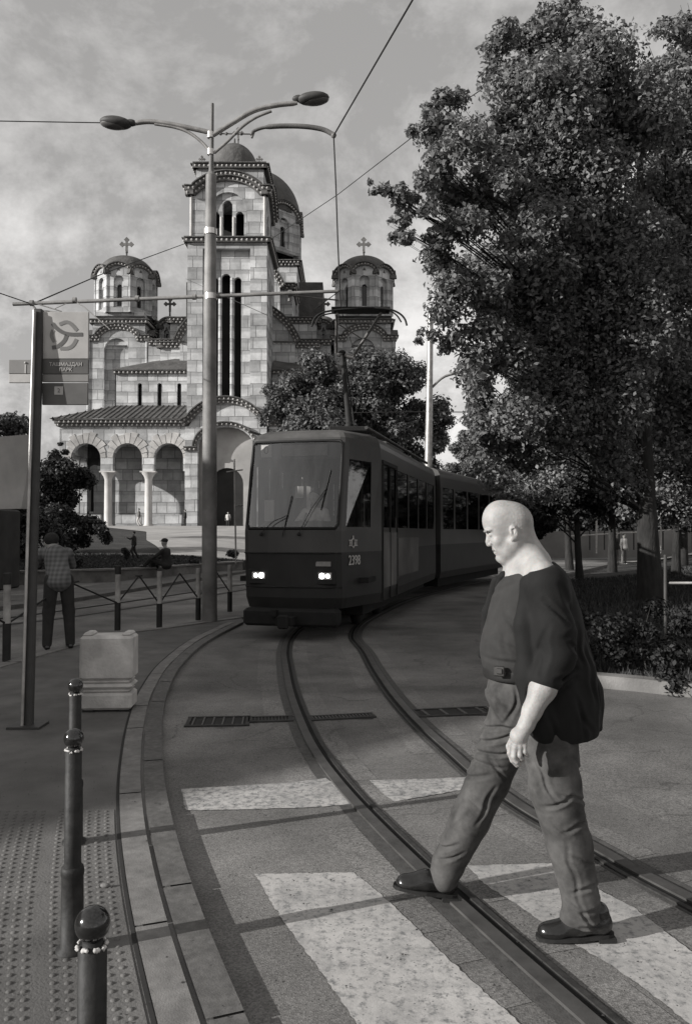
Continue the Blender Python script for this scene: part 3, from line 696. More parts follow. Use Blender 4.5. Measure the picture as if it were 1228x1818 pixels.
def arc(cx_, r, z, a0=180, a1=0, n=16, ry=None): ry = ry or r; return [(cx_+r*cos(radians(a0+(a1-a0)*i/n)), z+ry*sin(radians(a0+(a1-a0)*i/n))) for i in range(n+1)]
def cross(b, c, h, mi=0):
    x, y, z = c; t = h*0.13
    b.tube([(x,y,z-0.2),(x,y,z+h*0.3)], h*0.05, 6, mi); b.ball((x,y,z+h*0.28), h*0.08, 8, mi)
    b.box((x,y,z+h*0.65), (t,0.12,h*0.62), mi); b.box((x,y,z+h*0.72), (h*0.5,0.13,t), mi)
    for dx, dz in ((0.25,0.72),(-0.25,0.72),(0,0.98)):
        b.box((x+dx*h,y,z+dz*h), (t*1.7,0.14,t*1.7), mi, Matrix.Rotation(pi/4,3,'Y'))
def dome(b, c, r, h, mi=0, seg=32):
    prof = [(r*cos(radians(a)), h*sin(radians(a))**0.9) for a in range(0, 90, 6)]+[(0.12,h),(0.1,h+0.7),(0.02,h+0.8)]
    b.lathe(prof, c, seg, mi)
def octagon(cxy, R, z0, z1, lun, b, bc, win, bg, wmi=0, ww=0.42, bandr=0.10):
    """eight-sided drum: every face a wall with an arched head, a recessed window and a round dotted gable"""
    for k in range(8):
        a = -pi/2+k*pi/4; n = Vector((cos(a), sin(a), 0)); u = Vector((-n.y, n.x, 0)); half = R*sin(pi/8); ap = R*cos(pi/8)
        o = Vector((cxy[0],cxy[1],0))+n*ap-u*half; w = 2*half
        outer = [(0,z0),(w,z0),(w,z1)]+[(half+half*0.98*cos(radians(t)), z1+lun*sin(radians(t))) for t in range(0,181,15)]+[(0,z1)]
        b.panel(outer, [arch(half, w*ww, z0+0.25*(z1-z0)*0.5, z1-0.15*(z1-z0))], o, u, 0.35, 0)
        b.panel([(0.02,z0),(w-0.02,z0),(w-0.02,z1),(0.02,z1)], [arch(half, w*ww*0.5, z0+0.3*(z1-z0)*0.6, z1-0.3*(z1-z0))], o-n*0.37, u, 0.3, 0)
        bg.panel([(0.1,z0),(w-0.1,z0),(w-0.1,z1),(0.1,z1)], [], o-n*0.72, u, 0.05, 0)
        band(bc, [(half+half*0.98*cos(radians(180-t)), z1+lun*sin(radians(180-t))) for t in range(0,181,15)], 0.3, 0.28, o, u, 1, 0.42, bandr)
        # colonnettes at the corners
        b.tube([o+Vector((0,0,z0)), o+Vector((0,0,z1))], 0.16, 8, 0)

# ---- arcaded porch
pc = empty('tmp', (0,0,0)); bpy.data.objects.remove(pc)
D = 86; z_e = cz(757, D); z_b = 2.0
x_l = cx(105, D); x_r = 2*CX-x_l; p_x0 = cx(328, D); zspring = cz(813, D); aw = 52*D/F_PX; aw2 = aw
for sgn in (1, -1):
    b = MB(); ax0, ax1 = (x_l, p_x0) if sgn == 1 else (2*CX-p_x0, x_r)
    cs = [cx(p, D) for p in (152, 226, 299)]; cs = cs if sgn == 1 else [2*CX-c for c in cs][::-1]
    holes = [arch(c-ax0, aw, 5.2, zspring) for c in cs]
    # wall above the capitals only: arches open at the capital line
    zc = cz(836, D); outer = [(0,zc),(cs[0]-ax0-aw/2,zc)]+[(cs[0]-ax0-aw/2*cos(pi*i/14), zspring+aw/2*sin(pi*i/14)) for i in range(15)]+[(cs[0]-ax0+aw/2,zc)]
    for c in cs[1:]:
        outer += [(c-ax0-aw/2,zc)]+[(c-ax0-aw/2*cos(pi*i/14), zspring+aw/2*sin(pi*i/14)) for i in range(15)]+[(c-ax0+aw/2,zc)]
    outer += [(ax1-ax0,zc),(ax1-ax0,z_e),(0,z_e)]
    b.panel(outer, [], (ax0,D), (1,0), 0.9, 0)
    # end side wall with two arches
    xe = x_l if sgn == 1 else x_r-0.9
    b.panel([(0.95,z_b),(1.3,z_b)]+[(1.3,zspring-0.6)]+[(2.5-1.2*cos(pi*i/12), zspring-0.6+1.2*sin(pi*i/12)) for i in range(13)]+[(3.7,z_b),(4.1,z_b)]+[(5.3-1.2*cos(pi*i/12), zspring-0.6+1.2*sin(pi*i/12)) for i in range(13)]+[(6.5,z_b),(7.0,z_b),(7.0,z_e),(0.95,z_e)], [], (xe+0.9,D), (0,1), 0.9, 0)
    # corner pier and pier beside the portal
    ex = ax0 if sgn == 1 else ax1-1.2
    b.box((ex+0.6, D+0.45, (z_b+zc)/2), (1.18,0.88,zc-z_b), 0)
    s = sgn
    for i, p in enumerate(((132,178),(205,250),(277,322))):
        a, c = cx(p[0],D), cx(p[1],D); a, c = (a,c) if s == 1 else (2*CX-c, 2*CX-a)
        b.box(((a+c)/2, D+0.45, z_b+0.75), (c-a-0.1, 0.5, 1.5), 0)
    b.build('porch_wall', 'masonry', church)
for s in (1,-1):
    for p in (190, 262):
        x = cx(p, D); x = x if s == 1 else 2*CX-x; c = MB()
        c.lathe([(0.55,z_b),(0.55,z_b+0.3),(0.42,z_b+0.55),(0.40,zc-0.9),(0.42,zc-0.85)], (x,D+0.45,0), 18, 0)
        c.build('column', 'column_stone', church); c = MB()
        c.lathe([(0.42,zc-0.86),(0.5,zc-0.6),(0.82,zc-0.15)], (x,D+0.45,0), 16, 0); c.box((x,D+0.45,zc-0.08),(1.7,1.0,0.15)); c.build('capital', 'column_stone', church)
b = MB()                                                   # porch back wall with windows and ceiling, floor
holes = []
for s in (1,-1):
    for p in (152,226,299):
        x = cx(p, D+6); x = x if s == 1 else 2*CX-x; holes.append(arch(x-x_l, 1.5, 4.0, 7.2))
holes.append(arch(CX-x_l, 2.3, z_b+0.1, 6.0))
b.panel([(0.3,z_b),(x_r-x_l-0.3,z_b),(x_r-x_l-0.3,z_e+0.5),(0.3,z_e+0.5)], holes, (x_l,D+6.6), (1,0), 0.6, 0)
b.build('porch_back_wall', 'masonry_shaded', church)  # same stone as the porch, with the porch shade put into its colour
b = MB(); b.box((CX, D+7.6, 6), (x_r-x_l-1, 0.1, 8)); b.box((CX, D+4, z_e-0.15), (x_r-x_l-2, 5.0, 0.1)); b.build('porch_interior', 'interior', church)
b = MB()
for i in range(4): b.box((CX, D-2.0+i*0.9, z_b-0.15-0.16*(3-i)), (x_r-x_l+3-i, 0.92, 0.33-0.001*i))
b.box((CX, D+4, z_b-0.2),(x_r-x_l,9,0.38)); b.build('steps', 'steps', church)
b = MB()                                                   # eave and porch roof
for sgn in (1,-1):
    ax0, ax1 = (x_l, cx(345,D)) if sgn == 1 else (2*CX-cx(345,D), x_r)
    band(b, [(-0.3 if sgn == 1 else 0,z_e),(ax1-ax0+(0.3 if sgn == -1 else 0),z_e)], 0.62, 0.6, (ax0,D), (1,0), 2, 0.5, 0.115)
band(b, [(0,z_e),(6.8,z_e)], 0.62, 0.6, (x_r,D), (0,1), 2, 0.5, 0.1)
band(b, [(0,z_e),(6.8,z_e)], 0.62, 0.6, (x_l,D+6.8), (0,-1), 2, 0.5, 0.1)
b.build('porch_cornice', BM, church)
b = MB(); z0, z1 = z_e+0.76, cz(720, 92); e = 0.85
for sgn in (1,-1):
    q = [(x_l-e, D-e, z0), (CX-3, D-e, z0), (CX-3, 92, z1), (x_l+4.2, 92, z1), (x_l-e, 92+e, z0), (x_l+1.4,90.5,z0+0.9)]
    q = [(x if sgn == 1 else 2*CX-x, y, z) for x, y, z in q]
    b.add(q, [[0,1,2,3],[0,3,4]] if sgn == 1 else [[3,2,1,0],[4,3,0]])
    for i in range(26):                                    # standing seams
        t = (i+0.5)/26; x0 = x_l-e+(CX-3-x_l+e)*t; x1 = max(x_l+4.2, x0)
        if x0 < x_l+4.2: x1 = x_l-e+(x0-(x_l-e))+ (4.2+e)*(1)*max(0,1-(x0-(x_l-e))/ (4.2+e))*0 ; yy = D-e+(92-D+e)*min(1,(x0-(x_l-e))/(4.2+e))
        else: x1 = x0; yy = 92
        zz = z0+(z1-z0)*(yy-D+e)/(92-D+e)
        A, B_ = (x0, D-e, z0+0.04), (x0, yy-0.05, zz+0.04)
        if sgn == -1: A, B_ = (2*CX-A[0],A[1],A[2]), (2*CX-B_[0],B_[1],B_[2])
        b.tube([A,B_], 0.05, 4, 0)
b.build('porch_roof', 'lead', church)

# voussoirs round the porch arches
for s in (1,-1):
    for p in (152,226,299):
        x = cx(p,86); x = x if s == 1 else 2*CX-x; b = MB(); r0_, r1_ = aw/2+0.02, aw/2+1.15
        for k in range(11):
            a0, a1 = pi*k/11+0.018, pi*(k+1)/11-0.018; rr_ = min(r1_+0.16*((k*5)%3-1), 2.17/max(abs(cos(a0)),abs(cos(a1)))); q = [(x+r*cos(a), zspring+r*sin(a)) for r, a in ((r0_,a0),(rr_,a0),(rr_,a1),(r0_,a1))]
            b.add([(X_,85.93,Z_) for X_, Z_ in q]+[(X_,86.02,Z_) for X_, Z_ in q], [[0,1,2,3],[0,1,5,4],[1,2,6,5],[2,3,7,6],[3,0,4,7]])
        b.build('arch_stones','voussoir',church)
# ---- portal block in the middle of the porch, arched gables
D = 85.2; xa, xb = cx(328,D), 2*CX-cx(328,D); half = (xb-xa)/2; b = MB()
zs = cz(757,D); ro = 66*D/F_PX; zt = cz(716,D)
sag = zt-zs; Rr = (ro*ro+sag*sag)/(2*sag); ang = math.degrees(math.asin(ro/Rr)); arcp = [(half+Rr*sin(radians(t)), zt-Rr+Rr*cos(radians(t))) for t in np.linspace(-ang, ang, 19)]
door = arch(half, 2*1.75, z_b+0.06, cz(858,D))
ri = 50*D/F_PX; zi0 = cz(795,D); zi1 = cz(757,D)
recess = [(half-ri,z_b),(half+ri,z_b),(half+ri,zi0)]+[(half+ri*cos(pi*i/14), zi0+(zi1-zi0)*sin(pi*i/14)) for i in range(1,14)]+[(half-ri,zi0)]
b.panel([(0,z_b),(half-ri,z_b),(half-ri,zi0)]+[(half-ri*cos(pi*i/14), zi0+(zi1-zi0)*sin(pi*i/14)) for i in range(1,14)]+[(half+ri,zi0),(half+ri,z_b),(2*half,z_b),(2*half,zs)]+arcp[::-1]+[(0,zs)], [], (xa,D), (1,0), 0.8, 0)
for s in (0,1): b.panel([(0,z_b),(3,z_b),(3,zs),(0,zs)], [], (xa+0.7 if s == 0 else xb, D+0.82), (0,1), 0.7, 0)
b.build('portal_wall', 'masonry', church)
b = MB(); b.panel([(half-ri-0.05,z_b),(half+ri+0.05,z_b),(half+ri+0.05,zi1+0.1),(half-ri-0.05,zi1+0.1)], [door], (xa,D+1.1), (1,0), 0.3, 0); b.build('portal_niche', 'plaster', church)
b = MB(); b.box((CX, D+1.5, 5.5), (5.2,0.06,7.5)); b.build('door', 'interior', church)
b = MB(); band(b, [(-0.2,zs)]+arcp[1:-1]+[(2*half+0.2,zs)], 0.62, 0.55, (xa,D), (1,0), 2, 0.5, 0.11); band(b, [(half-ri*1.05*cos(pi*i/16), zi0+(zi1-zi0)*1.05*sin(pi*i/16)) for i in range(17)], 0.3, 0.22, (xa,D), (1,0), 1, 0.5, 0.11, 0.05)
for s in (-1,1): band(b, [(half+s*(ri+0.75)-0.7,zi0-0.3),(half+s*(ri+0.75)+0.7,zi0-0.3)], 0.32, 0.25, (xa,D), (1,0), 1, 0.45, 0.11)
b.build('portal_cornice', BM, church)
b = MB(); top = [(xa+p[0], p[1]+0.7) for p in arcp]; n = len(top)
b.add([(x,D-0.7,z) for x,z in top]+[(x,92,z+0.2) for x,z in top], [[i,i+1,n+i+1,n+i] for i in range(n-1)], 0, True); b.build('portal_roof', 'lead', church)

# ---- bell tower
D = 86.8; tx0, tx1 = cx(331,D), cx(473,D); tw = tx1-tx0; zT = cz(430,D); b = MB()
ch0, ch1 = cx(358,D)-tx0, cx(443,D)-tx0; zc0, zc1 = cz(707,D), cz(441,D)
b.panel([(0,z_b+4),(tw,z_b+4),(tw,zT),(0,zT)], [[(ch0,zc0),(ch1,zc0),(ch1,zc1),(ch0,zc1)]], (tx0,D), (1,0), 0.75, 0)
sl = []
for p, w, t, bt in ((377,13,488,705),(398,17,482,705),(419,13,488,705)):
    sl.append(arch(cx(p,D)-tx0, w*D/F_PX, cz(bt,D)+0.05, cz(t,D)-w*D/F_PX/2))
b.panel([(ch0-0.1,zc0-0.2),(ch1+0.1,zc0-0.2),(ch1+0.1,zc1+0.1),(ch0-0.1,zc1+0.1)], sl, (tx0,D+0.78), (1,0), 0.5, 0)
for x in (tx0, tx1-0.75):
    b.panel([(0.76,z_b+4),(tw-0.76,z_b+4),(tw-0.76,zT),(0.76,zT)], [arch(tw*0.4,1.0,zc0+2,zc1-3), arch(tw*0.6,1.0,zc0+2,zc1-3)], (x+0.75,D), (0,1), 0.75, 0)
b.panel([(0,z_b),(tw,z_b),(tw,zT),(0,zT)], [], (tx0,D+tw-0.75), (1,0), 0.75, 0)
for p in (388, 409): b.tube([(cx(p,D),D+0.7,zc0+0.1),(cx(p,D),D+0.7,cz(490,D))], 0.2, 8, 0)
b.build('tower_wall', 'masonry', church)
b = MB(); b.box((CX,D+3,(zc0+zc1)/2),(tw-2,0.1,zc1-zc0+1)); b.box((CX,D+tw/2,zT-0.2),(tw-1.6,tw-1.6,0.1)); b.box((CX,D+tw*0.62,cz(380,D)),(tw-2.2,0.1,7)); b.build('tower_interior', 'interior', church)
b = MB()
for o, u in (((tx0-0.3,D),(1,0)), ((tx1,D-0.3),(0,1)), ((tx0,D+tw+0.3),(0,-1))): band(b, [(0,zT-0.05),(tw+0.6,zT-0.05)], 0.42, 0.4, o, u, 1, 0.55, 0.13)
b.build('tower_cornice', BM, church)
# belfry
bx0, bx1 = cx(337,D), cx(468,D); bw2 = bx1-bx0; zB0 = zT+0.5; zB1 = cz(347,D); zBt = cz(321,D); hb_ = bw2/2
segr = 58*D/F_PX; sag = zBt-zB1; Rr = (segr**2+sag**2)/(2*sag); ang = math.degrees(math.asin(segr/Rr)); arcb = [(hb_+Rr*sin(radians(t)), zBt-Rr+Rr*cos(radians(t))) for t in np.linspace(-ang, ang, 17)]
b = MB(); outer = [(0,zB0),(bw2,zB0),(bw2,zB1)]+arcb[::-1]+[(0,zB1)]
nrw = 33*D/F_PX; zn = cz(372,D); niche = arch(hb_, 2*nrw, zB0+0.02, zn)
b.panel(outer, [niche], (bx0,D+0.15), (1,0), 0.7, 0)
b.panel([(hb_-nrw-0.1,zB0),(hb_+nrw+0.1,zB0),(hb_+nrw+0.1,zn+nrw+0.1),(hb_-nrw-0.1,zn+nrw+0.1)], [arch(cx(379,D)-bx0,15*D/F_PX,zB0+0.05,cz(380,D)), arch(cx(401,D)-bx0,17*D/F_PX,zB0+0.05,cz(361,D)), arch(cx(423,D)-bx0,15*D/F_PX,zB0+0.05,cz(380,D))], (bx0,D+0.5), (1,0), 0.45, 0)
for x, s in ((bx0,0),(bx1-0.7,1)):
    b.panel([(0.87,zB0),(bw2+0.13,zB0),(bw2+0.13,zB1)]+[(0.15+p[0],p[1]) for p in arcb[1:-1]][::-1]+[(0.87,zB1)], [arch(hb_+0.15, 1.7, zB0+0.3, zn)], (x+0.7,D), (0,1), 0.7, 0)
b.panel([(0,zB0),(bw2,zB0),(bw2,zB1),(0,zB1)], [], (bx0,D+bw2-0.5), (1,0), 0.6, 0)
b.build('belfry_wall', 'masonry', church)
for p in (bx0-0.02, bx1+0.02): b = MB(); b.tube([(p,D+0.14,zB0),(p,D+0.14,zB1)], 0.16, 8, 0); b.build('colonnette', 'column_stone', church)
for p in (390,412): b = MB(); b.tube([(cx(p,D),D+0.42,zB0),(cx(p,D),D+0.42,cz(383,D))], 0.15, 8, 0); b.build('colonnette', 'column_stone', church)
b = MB()
for o, u in (((bx0,D+0.15),(1,0)), ((bx1,D+0.15),(0,1)), ((bx0,D+bw2+0.15),(0,-1))): band(b, [(-0.65,zB1)]+[(arcb[0][0]-0.1,zB1)]+arcb[1:-1]+[(arcb[-1][0]+0.1,zB1),(bw2+0.65,zB1)], 0.85, 0.7, o, u, 2, 0.5, 0.13)
b.build('belfry_cornice', BM, church)
ux0, ux1 = cx(344,D), cx(466,D); zU = cz(294,D); b = MB(); b.box((CX,D+0.6+(ux1-ux0)/2,(zB1+zU)/2),(ux1-ux0,ux1-ux0,zU-zB1)); b.build('tower_attic', 'masonry', church)
b = MB()
for o, u in (((ux0,D+0.6),(1,0)), ((ux1,D+0.6),(0,1)), ((ux0,D+0.6+ux1-ux0),(0,-1))): band(b, [(-0.3,zU-0.1),(ux1-ux0+0.3,zU-0.1)], 0.45, 0.4, o, u, 1, 0.5, 0.12)
b.build('attic_cornice', BM, church)
b = MB(); dome(b, (CX,D+0.6+(ux1-ux0)/2,zU+0.4), 2.85, cz(258,D+4)-zU-0.2); b.box((CX,D+0.6+(ux1-ux0)/2,zU+0.42),(ux1-ux0-0.2,ux1-ux0-0.2,0.2)); b.build('tower_dome', 'lead', church)
b = MB(); cross(b, (CX+0.4,D+4.4,cz(258,D+4)+0.4), 1.7); b.build('cross', 'concrete', church)
for sx in (1,-1): b = MB(); cross(b, (CX+sx*3.2,D+1.2,zU+0.55), 1.0); b.build('cross', 'concrete', church)

# ---- flat-roofed wings between tower and corner towers
for s in (1,-1):
    D = 92; a, c = cx(205,D), tx0+0.2; zt = cz(664,D); zb = z_b; w = c-a
    o = a if s == 1 else 2*CX-c
    ps = [cx(p,D)-a for p in (247,282,317)]; ps = ps if s == 1 else [w-q for q in ps]
    b = MB(); b.panel([(0,zb),(w,zb),(w,zt),(0,zt)], [arch(q, 0.5, cz(722,D)+0.1, cz(684,D)) for q in ps], (o,D), (1,0), 0.5, 0)
    b.box((o+w/2+ (0.4 if s == 1 else -0.4),D+2.3,(zb+zt)/2),(w-0.9,3.4,zt-zb-0.02)) if False else None
    b.panel([(0.52,zb),(5,zb),(5,zt),(0.52,zt)], [], (o+0.5 if s == 1 else o+w, D), (0,1), 0.5, 0)
    b.build('wing_wall', 'masonry', church)
    b = MB(); b.box((o+w/2,D+0.9,(cz(722,D)+zt)/2),(w-1.1,0.1,zt-cz(722,D))); b.build('wing_windows', 'dark_glass', church)
    b = MB(); band(b, [(-0.3,zt),(w,zt)] if s == 1 else [(0,zt),(w+0.3,zt)], 0.3, 0.35, (o,D), (1,0), 1, 0.5, 0.13); b.build('wing_cornice', BM, church)
    zr = cz(640,95.5); b = MB(); q = [(a-0.5,D-0.6,zt+0.42),(c,D-0.6,zt+0.42),(c,96,zr+0.9),(a+3.2,96,zr)]
    q = [(x if s == 1 else 2*CX-x,y,z) for x,y,z in q]; b.add(q, [[0,1,2,3] if s == 1 else [3,2,1,0]]); b.build('wing_roof', 'lead', church)
    D = 96; a, c = cx(262,D), tx0+1; zt = cz(613,D); w = c-a; o = a if s == 1 else 2*CX-c
    b = MB(); b.panel([(0,zb),(w,zb),(w,zt),(0,zt)], [], (o,D), (1,0), 0.5, 0); b.build('upper_wall', 'masonry', church)
    b = MB(); band(b, [(0,zt),(w,zt)], 0.55, 0.4, (o,D), (1,0), 2, 0.5, 0.12); b.build('upper_cornice', BM, church)
    b = MB(); q = [(a,D-0.5,zt+0.65),(c,D-0.5,zt+0.65),(c,104,zt+1.6),(a,104,zt+1.2)]; q = [(x if s == 1 else 2*CX-x,y,z) for x,y,z in q]; b.add(q, [[0,1,2,3] if s == 1 else [3,2,1,0]]); b.build('upper_roof', 'lead', church)
    # small dome peeping over the wing
    D = 103; x = cx(300,D); x = x if s == 1 else 2*CX-x; r = 27*D/F_PX; b = MB(); bc = MB(); bg = MB()
    octagon((x,D), r*1.05, cz(618,D), cz(592,D), 0.9, b, bc, None, bg, 0, 0.4, 0.08)
    b.build('small_drum', 'masonry', church); bc.build('small_drum_cornice', BM, church); bg.build('small_drum_windows', 'dark_glass', church)
    b = MB(); dome(b, (x,D,cz(592,D)), r*0.98, cz(562,D)-cz(592,D)); b.build('small_dome', 'lead', church)
    b = MB(); cross(b, (x,D,cz(560,D)), cz(532,D)-cz(560,D)); b.build('cross', 'concrete', church)

# ---- corner towers
TC = 101.0; TX = cx(222, TC)
for s in (1,-1):
    X0 = TX if s == 1 else 2*CX-TX; hw = 52*97.5/F_PX; D = TC-hw; zt = cz(606,D); r = 33*D/F_PX; zc_ = cz(585,D); b = MB(); o = (X0-hw, D)
    arct = [(hw-r*cos(pi*i/14), zt+(zc_-zt)*sin(pi*i/14)) for i in range(15)]
    for k in range(4):
        R = Matrix.Rotation(k*pi/2, 3, 'Z'); u = R @ Vector((1,0,0)); org = Vector((X0,TC,0))+R @ Vector((-hw,-hw,0))
        e = 0.0 if k % 2 == 0 else 0.52
        b.panel([(e,z_b),(2*hw-e,z_b),(2*hw-e,zt)]+([(p[0],p[1]) for p in arct[::-1]])+[(e,zt)], [arch(hw-0.2, 3.0, cz(745,D), zt-1.1)], org, u, 0.5, 0)
        b.panel([(hw-1.8,cz(750,D)),(hw+1.6,cz(750,D)),(hw+1.6,zt+0.6),(hw-1.8,zt+0.6)], [arch(hw-0.2, 0.7, cz(735,D), zt-3.6)], org-Vector((0,0,0))+ (R @ Vector((0,0.72,0))), u, 0.3, 0)
        b.tube([org+Vector((0,0,z_b)), org+Vector((0,0,zt))], 0.2, 8, 0)
    zq = cz(572,D); b.box((X0,TC,(zt+zq)/2-0.2),(2*hw-0.7,2*hw-0.7,zq-zt+0.4)); b.build('corner_tower_wall', 'masonry', church)
    b = MB(); b.box((X0,TC,(z_b+zt)/2),(2*hw-3,2*hw-3,zt-z_b-0.2)); b.build('corner_tower_windows', 'dark_glass', church)
    b = MB()
    for k in range(4):
        R = Matrix.Rotation(k*pi/2, 3, 'Z'); u = R @ Vector((1,0,0)); org = Vector((X0,TC,0))+R @ Vector((-hw,-hw,0))
        band(b, [(-0.35,zt),(hw-r,zt)]+arct[1:-1]+[(hw+r,zt),(2*hw+0.35,zt)], 0.62, 0.4, org, u, 2, 0.48, 0.12)
        org2 = Vector((X0,TC,0))+R @ Vector((-hw+0.35,-hw+0.35,0)); band(b, [(-0.3,zq-0.1),(2*hw-0.4,zq-0.1)], 0.4, 0.35, org2, u, 1, 0.48, 0.12)
    b.build('corner_tower_cornice', BM, church)
    b = MB(); bc = MB(); bg = MB(); Rd = 50*TC/F_PX*1.06; z0, z1 = cz(570,TC)+0.2, cz(503,TC)
    octagon((X0,TC), Rd, z0, z1, 1.15, b, bc, None, bg); b.box((X0,TC,z0-0.1),(Rd*1.6,Rd*1.6,0.5)); b.build('drum', 'masonry', church); bc.build('drum_cornice', BM, church); bg.build('drum_windows', 'dark_glass', church)
    b = MB(); dome(b, (X0,TC,z1+0.5), Rd*0.93, cz(457,TC)-z1-0.5)
    for k in range(8):                                     # lead caps over the round gables
        a = -pi/2+k*pi/4; n = Vector((cos(a),sin(a),0)); u = Vector((-n.y,n.x,0)); hf = Rd*sin(pi/8); ap = Rd*cos(pi/8); pr = [(hf*1.15*cos(radians(t)), z1+1.5*sin(radians(t))) for t in range(0,181,20)]
        A = [Vector((X0,TC,z))+n*(ap+0.45)+u*x for x, z in pr]; B_ = [Vector((X0,TC,z+0.2))+n*(ap-1.6)+u*x*0.8 for x, z in pr]; m = len(A)
        b.add(A+B_, [[i,i+1,m+i+1,m+i] for i in range(m-1)], 0, True)
    b.build('dome', 'lead', church); b = MB(); cross(b, (X0,TC,cz(457,TC)), cz(425,TC)-cz(457,TC)); b.build('cross', 'concrete', church)

# ---- main drum and the arms of the cross plan
MC = 114.0; b = MB(); bc = MB(); bg = MB(); Rm = 79*MC/F_PX*1.04; z0, z1 = cz(466,MC), cz(410,MC)
octagon((CX,MC), Rm, z0, z1, 2.0, b, bc, None, bg, 0, 0.34, 0.16); b.build('main_drum', 'masonry', church); bc.build('main_drum_cornice', BM, church); bg.build('main_drum_windows', 'dark_glass', church)
b = MB(); dome(b, (CX,MC,z1+1.2), Rm*0.95, cz(308,MC)-z1-1.2, 0, 40)
for k in range(8):
    a = -pi/2+k*pi/4; n = Vector((cos(a),sin(a),0)); u = Vector((-n.y,n.x,0)); hf = Rm*sin(pi/8); ap = Rm*cos(pi/8); pr = [(hf*1.15*cos(radians(t)), z1+2.5*sin(radians(t))) for t in range(0,181,20)]
    A = [Vector((CX,MC,z))+n*(ap+0.5)+u*x for x, z in pr]; B_ = [Vector((CX,MC,z+0.6))+n*(ap-2.6)+u*x*0.8 for x, z in pr]; m = len(A)
    b.add(A+B_, [[i,i+1,m+i+1,m+i] for i in range(m-1)], 0, True)
b.build('main_dome', 'lead', church)
def block(x0, x1, y0, y1, za, zb_, name='nave_wall', cor=2, archf=None, roof=None):
    b = MB(); b.box(((x0+x1)/2,(y0+y1)/2,(za+zb_)/2),(x1-x0,y1-y0,zb_-za)); b.build(name, 'masonry', church); b = MB()
    band(b, [(-0.4,zb_-0.02),(x1-x0+0.4,zb_-0.02)], 0.3*cor, 0.45, (x0,y0), (1,0), cor, 0.5, 0.12)
    band(b, [(-0.4,zb_-0.02),(y1-y0+0.4,zb_-0.02)], 0.3*cor, 0.45, (x1,y0), (0,1), cor, 0.5, 0.12)
    band(b, [(-0.4,zb_-0.02),(y1-y0+0.4,zb_-0.02)], 0.3*cor, 0.45, (x0,y1), (0,-1), cor, 0.5, 0.12); b.build('nave_cornice', BM, church)
def hx(px, D): return cx(px, D)-CX
block(CX-hx(527,108), CX+hx(527,108), 108, 121, 20, cz(472,108), 'crossing_wall', 2)
block(CX-hx(518,101), CX+hx(518,101), 101, 107.9, 2, cz(514,101), 'west_arm_wall', 2)
block(CX-hx(562,99.5), CX+hx(562,99.5), 99.5, 125, 2, cz(574,99.5), 'aisle_wall', 2)
block(CX-hx(600,106), CX+hx(600,106), 106, 123, 2, cz(612,106), 'transept_wall', 2)
b = MB(); b.box((CX,115,(cz(503,112)+cz(572,112))/2),(2*hx(573,112),7,cz(503,112)-cz(572,112)))
t = [(9.8*cos(radians(a)), 0) for a in (0,1)]
b.build('transept_roof', 'lead', church)
def gable(px0, py0, px1, py1, D, y1, name, rows=2):        # a round gabled vault whose arc passes through two seen points
    z0, z1 = cz(py0,D), cz(py1,D); a0, a1 = hx(px0,D), hx(px1,D); zc = ((z0*z0+a0*a0)-(z1*z1+a1*a1))/(2*(z0-z1)); R = sqrt(a1*a1+(z1-zc)**2)
    w = a1; th = math.degrees(math.asin(min(1,w/R))); pts = [(w+R*sin(radians(t)), zc+R*cos(radians(t))) for t in np.linspace(-th, th, 21)]
    b = MB(); b.panel([(0,2),(2*w,2)]+pts[::-1], [], (CX-w,D), (1,0), 0.5, 0); b.build(name+'_wall', 'masonry', church)
    b = MB(); band(b, pts, 0.7, 0.4, (CX-w,D), (1,0), rows, 0.5, 0.13); b.build(name+'_cornice', BM, church)
    b = MB(); n = len(pts); b.add([(CX-w+p[0],D-0.5,p[1]+0.75) for p in pts]+[(CX-w+p[0],y1,p[1]+0.75) for p in pts], [[i,i+1,n+i+1,n+i] for i in range(n-1)], 0, True); b.build(name+'_roof', 'lead', church)
gable(478,556,523,610,94,99.4,'lower_gable'); gable(478,484,496,512,100,107,'upper_gable')
block(CX-hx(560,94.5), CX+hx(560,94.5), 94.5, 99.4, 2, cz(618,94.5), 'narthex_wall', 2)
# ================================================================ THE TRAM
mat('tram_paint', 0.06, 0.42, 0.12, 2, dirt=0.25, spec=0.4); mat('tram_dark', 0.024, 0.5, 0.2, 3, dirt=0.2, spec=0.35); mat('tram_panel', 0.14, 0.6, 0.2, 2, dirt=0.4)
mat('rubber', 0.015, 0.7, 0.2, 8); mat('tram_roof', 0.09, 0.7, 0.3, 3, dirt=0.4); mat('steel', 0.22, 0.45, 0.25, 10, metal=0.4); mat('letter', 0.45, 0.7, 0.15, 20); mat('letter_dim', 0.22, 0.7, 0.15, 20)
mat('seat_fabric', 0.05, 0.9); mat('paper', 0.5, 0.8, 0.1); mat('under', 0.011, 0.8, 0.4, 5)
glass('windscreen', 0.70, 0.02, 0.08); glass('side_glass', 0.5, 0.05, 0.03); lamp_mat('headlamp_on', 6.0); mat('reflector', 0.5, 0.25, 0.1, 5, metal=0.6)
th = radians(14.0); TO = Vector((-0.82, 11.95, 0.0))
TM = Matrix.Translation(TO) @ Matrix.Rotation(-th, 4, 'Z')
tram = empty('tram', TO, 'dark articulated tram with lit headlights and number 2398 on its front corner', 'tram')
def lean(z): return 0.10*max(0, (1.4-z)/1.1) if z < 1.62 else 0.33*(z-1.62)/1.4
ZL = [0.46, 0.62, 0.98, 1.30, 1.62, 1.68, 2.72, 2.98, 3.06, 3.14, 3.20, 3.23]
INS = [0.03, 0.0, 0, 0, 0, 0, 0, 0.015, 0.03, 0.07, 0.18, 0.42]
